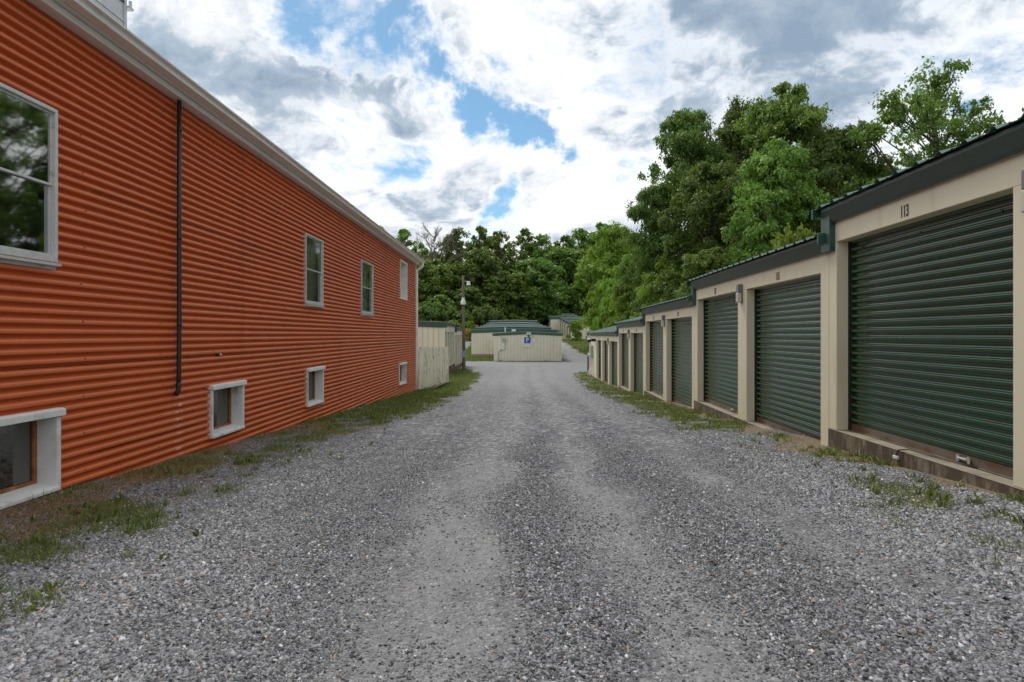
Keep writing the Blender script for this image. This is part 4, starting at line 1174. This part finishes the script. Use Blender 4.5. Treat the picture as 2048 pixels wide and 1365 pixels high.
T('oak1', 1385, 228, 52, 98, 'tall dark green tree at the left end of the big clump behind the right row')
T('oak2', 1475, 212, 56, 88, 'tall dark tree between the two highest rounded tops of the clump at right')
T('oak3', 1575, 182, 48, 112, 'highest tree of the dense clump behind the right row')
T('oak2', 1668, 262, 45, 92, 'dark broad tree just left of the thin open tree')
T('oak1', 1322, 372, 50, 62, 'dark narrow tree edging the clump beside the yellow green shrubs')
T('oak2', 1425, 330, 44, 100, 'dark leafy tree in front of the clump, above the third roof step')
T('ash', 1556, 288, 36, 88, 'mid green pointed tree in front of the dark clump')
T('open', 1858, 142, 42, 145, 'thin open crowned tree standing alone above the roof of door 113', name='open_crowned_tree', rot=.4)
T('oak3', 1750, 330, 44, 70, 'lower leafy tree beneath the thin open tree')
T('bush', 1592, 452, 27, 62, 'bright yellow green bush peeping over the roof beside door 115', cat='bush', name='bush')
T('oak1', 1500, 430, 38, 70, 'dark tree low in the clump just above the second roof step')
T('lime1', 1232, 455, 76, 70, 'yellow green tree left of the dark clump')
T('lime2', 1290, 500, 62, 62, 'pale green tree touching the dark clump above the far roof steps')
T('lime2', 1228, 560, 68, 34, 'small pale green tree above the far storage rows')
T('lime1', 1250, 560, 54, 42, 'light green shrub tree behind the far end of the right row')
T('bush', 1212, 612, 58, 24, 'light green bush beside the end of the right row', cat='bush', name='bush')
T('bush', 1196, 650, 66, 12, 'low bush beside the gravel track uphill', cat='bush', name='bush')
T('lime2', 1340, 520, 46, 60, 'leafy light green tree rising behind the third roof step')
T('oak3', 1420, 500, 36, 70, 'mid green tree low behind the second roof step')
# trees beside the frame
tree('oak1', 27, 21, 14.5, 5.2, 'tall dark tree behind the near end of the right row')
tree('oak3', 24, 9, 13, 5.0, 'leafy tree behind the nearest storage units')
tree('oak2', 33, 32, 16, 5.2, 'tall tree further right behind the storage units')
# the wood behind the yard
wood = 'trees of the wood behind the yard'
ORD = ['first', 'second', 'third', 'fourth', 'fifth', 'sixth', 'seventh', 'eighth', 'ninth', 'tenth', 'eleventh', 'twelfth', 'thirteenth', 'fourteenth', 'fifteenth', 'sixteenth']


def ordinals(lst):
    o = sorted(range(len(lst)), key=lambda i: lst[i][0]); r = [0] * len(lst)
    for k, i in enumerate(o): r[i] = k
    return [ORD[k] for k in r]


FR = [(852, 520, 128, 52), (905, 530, 132, 48), (962, 500, 138, 55), (1015, 545, 134, 50), (1070, 520, 140, 58), (1120, 500, 158, 56), (1165, 500, 162, 55),
                                    (800, 520, 130, 55), (740, 510, 132, 55), (680, 510, 130, 55), (1000, 560, 145, 50), (935, 575, 126, 38), (875, 590, 120, 36), (1055, 580, 150, 48), (1140, 560, 165, 44)]
fo = ordinals(FR)
for i, (px, ty, Y, r) in enumerate(FR):
    k = 'far1' if i % 3 else 'far2'
    T(k, px, ty, Y, r, fo[i] + ' from the left of the leafy trees in the front rank of the wood', group=wood)
SL = [(812, 462, 140, 40), (918, 460, 165, 34), (960, 458, 168, 36), (1000, 466, 165, 32), (1045, 462, 170, 36), (1085, 472, 168, 34), (1125, 475, 172, 34), (1160, 462, 176, 38),
                                    (1205, 452, 178, 46), (1250, 470, 180, 42), (760, 455, 150, 40), (700, 450, 150, 40), (980, 490, 175, 40), (1065, 495, 180, 40), (1100, 500, 172, 40), (895, 480, 172, 36)]
so_ = ordinals(SL)
for i, (px, ty, Y, r) in enumerate(SL):
    T('far3' if i % 2 else 'far4', px, ty, Y, r, so_[i] + ' from the left of the tall see-through trees on the skyline of the wood', group='thin trees on the skyline', name='slender_tree')
for i, (px, ty, Y, r) in enumerate([(1180, 480, 190, 60), (1240, 480, 195, 60), (880, 505, 180, 55), (1140, 520, 188, 55), (1090, 530, 190, 55), (1030, 530, 192, 55), (960, 530, 190, 55), (830, 505, 180, 55), (760, 500, 180, 55)]):
    T('far1' if i % 2 else 'far2', px, ty, Y, r, 'leafy green tree deep in the wood behind the yard', group='trees deep in the wood')
for i in range(26):
    px = 760 + i * 17.5 + R.uniform(-6, 6); Y = R.uniform(139, 157) if px > 985 else R.uniform(112, 126)
    if 1075 < px: Y = R.uniform(156, 164)
    top = R.uniform(604, 628)
    T('bushd', px, top, Y, R.uniform(24, 34), 'dark shrub in the undergrowth along the foot of the wood', cat='bush', name='shrub', group='shrubs along the foot of the wood')
for i, (px, ty, Y) in enumerate([(1150, 640, 100), (1100, 634, 160), (1010, 636, 141), (940, 642, 112), (905, 640, 108)]):
    T('bush', px, ty, Y, 14, 'bright green shrub among the darker undergrowth of the wood', cat='bush', name='shrub', group='bright shrubs at the foot of the wood')
T('bushy', 938, 657, 100, 20, 'yellow flowering bush just right of the utility pole', cat='bush', name='bush')


def bare_tree():
    x, top = pxt(866, 465, 160); y = 160; z0 = gz(x, y)
    t = thing('bare_tree', 'leafless dead tree sticking up above the corner of the red building', 'tree', (x, y, z0))
    b = MB(); b.use('bark_grey'); rr = random.Random(5); H = top - z0
    tr_ = MB(); tr_.use('bark_grey'); tr_.tube([(0, 0, 0), (.1, 0, H * .35), (0, 0, H * .6), (.3, .1, H * .8), (.2, .2, H)], [.45, .38, .28, .16, .05], 8); tr_.build('trunk', t, smooth=True)

    def br(p, d, L, w, dep):
        q = p + d * L * .5 + Vector((rr.uniform(-.1, .1), rr.uniform(-.1, .1), rr.uniform(0, .1))) * L; e = p + d * L + Vector((0, 0, .1 * L))
        b.tube([p, q, e], [w, w * .7, w * .4], 5, cap=False)
        if dep > 0:
            for k in range(4):
                s = p.lerp(e, rr.uniform(.35, 1)); nd = (d + Vector((rr.uniform(-.8, .8), rr.uniform(-.8, .8), rr.uniform(-.1, .7)))).normalized(); br(s, nd, L * rr.uniform(.45, .7), w * .5, dep - 1)
    for k in range(13):
        z = H * (.5 + .48 * k / 13); a = k * 2.4; d = Vector((math.cos(a), math.sin(a), .8)).normalized(); br(Vector((.1, 0, z)), d, H * (.26 - .012 * k), .15, 3)
    b.build('branch_mass', t).name = 'branches'


bare_tree()

# ------------------------------------------------------------------ gravel stones and grass
def scatter_stones():
    rs = np.random.default_rng(3); N = 640000
    e = -1.15
    u = rs.random(N); y0, y1 = 1.35, 10.0
    y = (y0 ** (e + 1) + u * (y1 ** (e + 1) - y0 ** (e + 1))) ** (1 / (e + 1))
    x = rs.uniform(-4.0, 3.5, N)
    # nearly everything just outside the view is skipped but for a margin
    ok = (np.abs(x) < y * 0.95 + 1.0)
    x, y = x[ok], y[ok]; g = grass_amt(x, y); d = dirt_amt(x, y)
    tr = np.clip(tracks(x, y), -.6, 1)
    keep = rs.random(len(x)) < np.clip(.70 - .62 * tr + (fbm(x * 2.3, y * 1.1, 5) - .5) * 1.5, .06, 1) * (1 - .72 * d) * (1 - .7 * g) * np.clip((10 - y) / 5, 0, 1); x, y, tr = x[keep], y[keep], tr[keep]
    n = len(x); loose = np.clip(verge(x, y) + .9, 0, 1)
    s = (0.0020 + 0.0040 * rs.random(n) ** 2.3) * (1 + .45 * loose) * (1 - .15 * tr)
    big = rs.random(n) < .012; s[big] *= 1.6
    cube = np.array([(-1, -1, -1), (1, -1, -1), (1, 1, -1), (-1, 1, -1), (-1, -1, 1), (1, -1, 1), (1, 1, 1), (-1, 1, 1)], float)
    v = cube[None] * (1 + rs.uniform(-.42, .42, (n, 8, 3)))
    v[:, :, 0] *= rs.uniform(.8, 1.6, n)[:, None]; v[:, :, 2] *= rs.uniform(.3, .6, n)[:, None]
    v *= s[:, None, None]
    tl = rs.normal(0, .35, (n, 2)); a = rs.uniform(0, 6.28, n); ca, sa = np.cos(a), np.sin(a)
    z = v[:, :, 2] + v[:, :, 0] * tl[:, :1] + v[:, :, 1] * tl[:, 1:]
    X = v[:, :, 0] * ca[:, None] - v[:, :, 1] * sa[:, None] + x[:, None]; Yy = v[:, :, 0] * sa[:, None] + v[:, :, 1] * ca[:, None] + y[:, None]
    Z = z + (ground_z(x, y) + CZ + s * .18)[:, None] + (fbm(x * 2.2, y * 2.2)[:, None] - .5) * .035 * np.clip(verge(x, y) + .6, .15, 1)[:, None]
    V = np.stack([X, Yy, Z], -1).reshape(-1, 3)
    q = np.array([(0, 3, 2, 1), (4, 5, 6, 7), (0, 1, 5, 4), (1, 2, 6, 5), (2, 3, 7, 6), (3, 0, 4, 7)])[1:]
    Fc = (np.arange(n)[:, None, None] * 8 + q[None]).reshape(-1, 4)
    val = np.clip(rs.normal(.18, .085, n) + .075 * loose, .03, .6); wh = rs.random(n) < .035; val[wh] = rs.uniform(.4, .62, wh.sum())
    col = np.stack([val * .985, val * .99, val * 1.02], -1)
    tan = rs.random(n) < .02; col[tan] = val[tan, None] * np.array([1.35, 1.05, .72])
    og = rs.random(n) < .0015; col[og] = np.array([.30, .15, .07])
    me = np_mesh('gravel', V, Fc, M['stone'], np.repeat(col, 8, 0))
    o = link(bpy.data.objects.new('gravel', me)); tag(o, 'loose grey crushed stones over the lane', 'gravel', kind='stuff')


scatter_stones()


def blades(name, x, y, h, w, lean, matname, label, cat, seed, flat=0.0):
    rs = np.random.default_rng(seed); n = len(x); a = rs.uniform(0, 6.28, n); b = rs.uniform(0, 6.28, n)
    z = ground_z(x, y) + CZ - .004 + (fbm(x * 2.2, y * 2.2) - .5) * .035 * np.clip(verge(x, y) + .6, .15, 1) * (y < 60)
    p = np.stack([x, y, z], -1); t = np.stack([np.cos(a), np.sin(a), 0 * a], -1) * (w / 2)[:, None]
    L = np.stack([np.cos(b) * lean, np.sin(b) * lean, np.sqrt(np.clip(1 - lean ** 2 * .8, .02, 1)) * (1 - flat)], -1) * h[:, None]
    v = np.empty((n, 5, 3)); v[:, 0] = p - t; v[:, 1] = p + t; v[:, 2] = p + t * .75 + L * np.array([.35, .35, .6]); v[:, 3] = p - t * .75 + L * np.array([.35, .35, .6]); v[:, 4] = p + L
    i = np.arange(n)[:, None] * 5
    f = np.concatenate([i + np.array([[0, 1, 2]]), i + np.array([[0, 2, 3]]), i + np.array([[3, 2, 4]])], 0)
    rnd = np.repeat(rs.random(n), 5)
    me = np_mesh(name, v.reshape(-1, 3), f, M[matname], rnd); o = link(bpy.data.objects.new(name, me)); tag(o, label, cat, kind='stuff'); return o


def scatter_grass():
    rs = np.random.default_rng(21)
    xs, ys, hs, ws, ls = [], [], [], [], []

    def field(n, x0, x1, y0, y1, hmin, hmax, w, thr=.25, yp=0.0, clump=10, rad=.05):
        m = n // clump
        cy = y0 * (y1 / y0) ** rs.random(m) if yp else rs.uniform(y0, y1, m)
        cx = rs.uniform(x0, x1, m); g = grass_amt(cx, cy); k = rs.random(m) * .8 + thr < g + .12 * (g > .05); cx, cy = cx[k], cy[k]
        hh = rs.uniform(hmin, hmax, len(cx)) * (.5 + rs.random(len(cx)) ** 2)
        x = np.repeat(cx, clump) + rs.normal(0, rad, len(cx) * clump); y = np.repeat(cy, clump) + rs.normal(0, rad, len(cx) * clump)
        xs.append(x); ys.append(y); hs.append(np.repeat(hh, clump) * rs.uniform(.5, 1.1, len(x))); ws.append(np.full(len(x), w) * rs.uniform(.6, 1.4, len(x))); ls.append(rs.uniform(.2, .95, len(x)))
    field(190000, -4.0, -1.4, 1.6, 24, .025, .075, .0055, yp=1)
    field(110000, 1.9, 4.4, 1.8, 24, .025, .075, .0055, yp=1, thr=.18)
    field(110000, -4.0, -1.0, 11, 46, .05, .11, .014, thr=.05)
    field(60000, 2.0, 5.2, 9, 42, .05, .10, .013, thr=.05)
    field(90000, -7, 12, 56, 105, .10, .22, .05, thr=.02, rad=.2)
    x = np.concatenate(xs); y = np.concatenate(ys); h = np.concatenate(hs); w = np.concatenate(ws); l = np.concatenate(ls)
    # keep blades out of the buildings
    k = ~((x < -3.95 + .0112 * y) & (y < 24.2)) & ~((x > 3.40 + .0368 * y) & (y < 40)) & ~((x > -1.7) & (x < 4.7) & (y > 57.95) & (y < 65)) & ~((x > -4.3) & (x < 4.8) & (y > 65))
    blades('grass', x[k], y[k], h[k], w[k], l[k], 'grass', 'short green grass and weeds along both verges of the lane', 'grass', 5)
    # broad leaved weeds: rosettes
    n = 900; cy = 2.2 * (26 / 2.2) ** rs.random(n); side = rs.random(n) < .5
    cx = np.where(side, rs.uniform(-3.9, -1.8, n), 3.40 + .0368 * cy - np.abs(rs.normal(0, .45, n)))
    k = (grass_amt(cx, cy) > .3) | (rs.random(n) < .14); cx, cy = cx[k], cy[k]; m = 9
    x = np.repeat(cx, m) + rs.normal(0, .02, len(cx) * m); y = np.repeat(cy, m) + rs.normal(0, .02, len(cx) * m)
    k = ~(x < -3.93 + .0112 * y) & ~(x > 3.40 + .0368 * y); x, y = x[k], y[k]
    blades('weeds', x, y, rs.uniform(.03, .10, len(x)), rs.uniform(.010, .022, len(x)), rs.uniform(.5, 1.0, len(x)), 'grass', 'broad leaved green weeds sprouting beside the walls', 'weeds', 6)
    # dry straw by the red wall
    n = 60000; y = 1.8 * (12 / 1.8) ** rs.random(n); x = -3.95 + .0112 * y + np.abs(rs.normal(0, .55, n))
    d = dirt_amt(x, y); k = (rs.random(n) * .8 < d) & (y > 2.0); x, y = x[k], y[k]
    x2 = rs.uniform(2.2, 3.5, 5000); y2 = rs.uniform(2.2, 12, 5000); d = dirt_amt(x2, y2); k = rs.random(5000) < d * .8; x = np.concatenate([x, x2[k]]); y = np.concatenate([y, y2[k]])
    y3 = 6 * (44 / 6) ** rs.random(60000); x3 = rs.uniform(-4, 4.6, 60000); g3 = grass_amt(x3, y3); k3 = (rs.random(60000) < .8 * g3) & (x3 > -3.9 + .0112 * y3)
    x = np.concatenate([x, x3[k3]]); y = np.concatenate([y, y3[k3]])
    k = ~(x > 3.40 + .0368 * y); x, y = x[k], y[k]
    blades('dry_grass', x, y, rs.uniform(.03, .12, len(x)), rs.uniform(.002, .006, len(x)) * (1 + y * .06), rs.uniform(.75, 1.0, len(x)), 'straw', 'brown dead grass lying along the foot of the walls and in the verges', 'dry grass', 7, flat=.55)


scatter_grass()
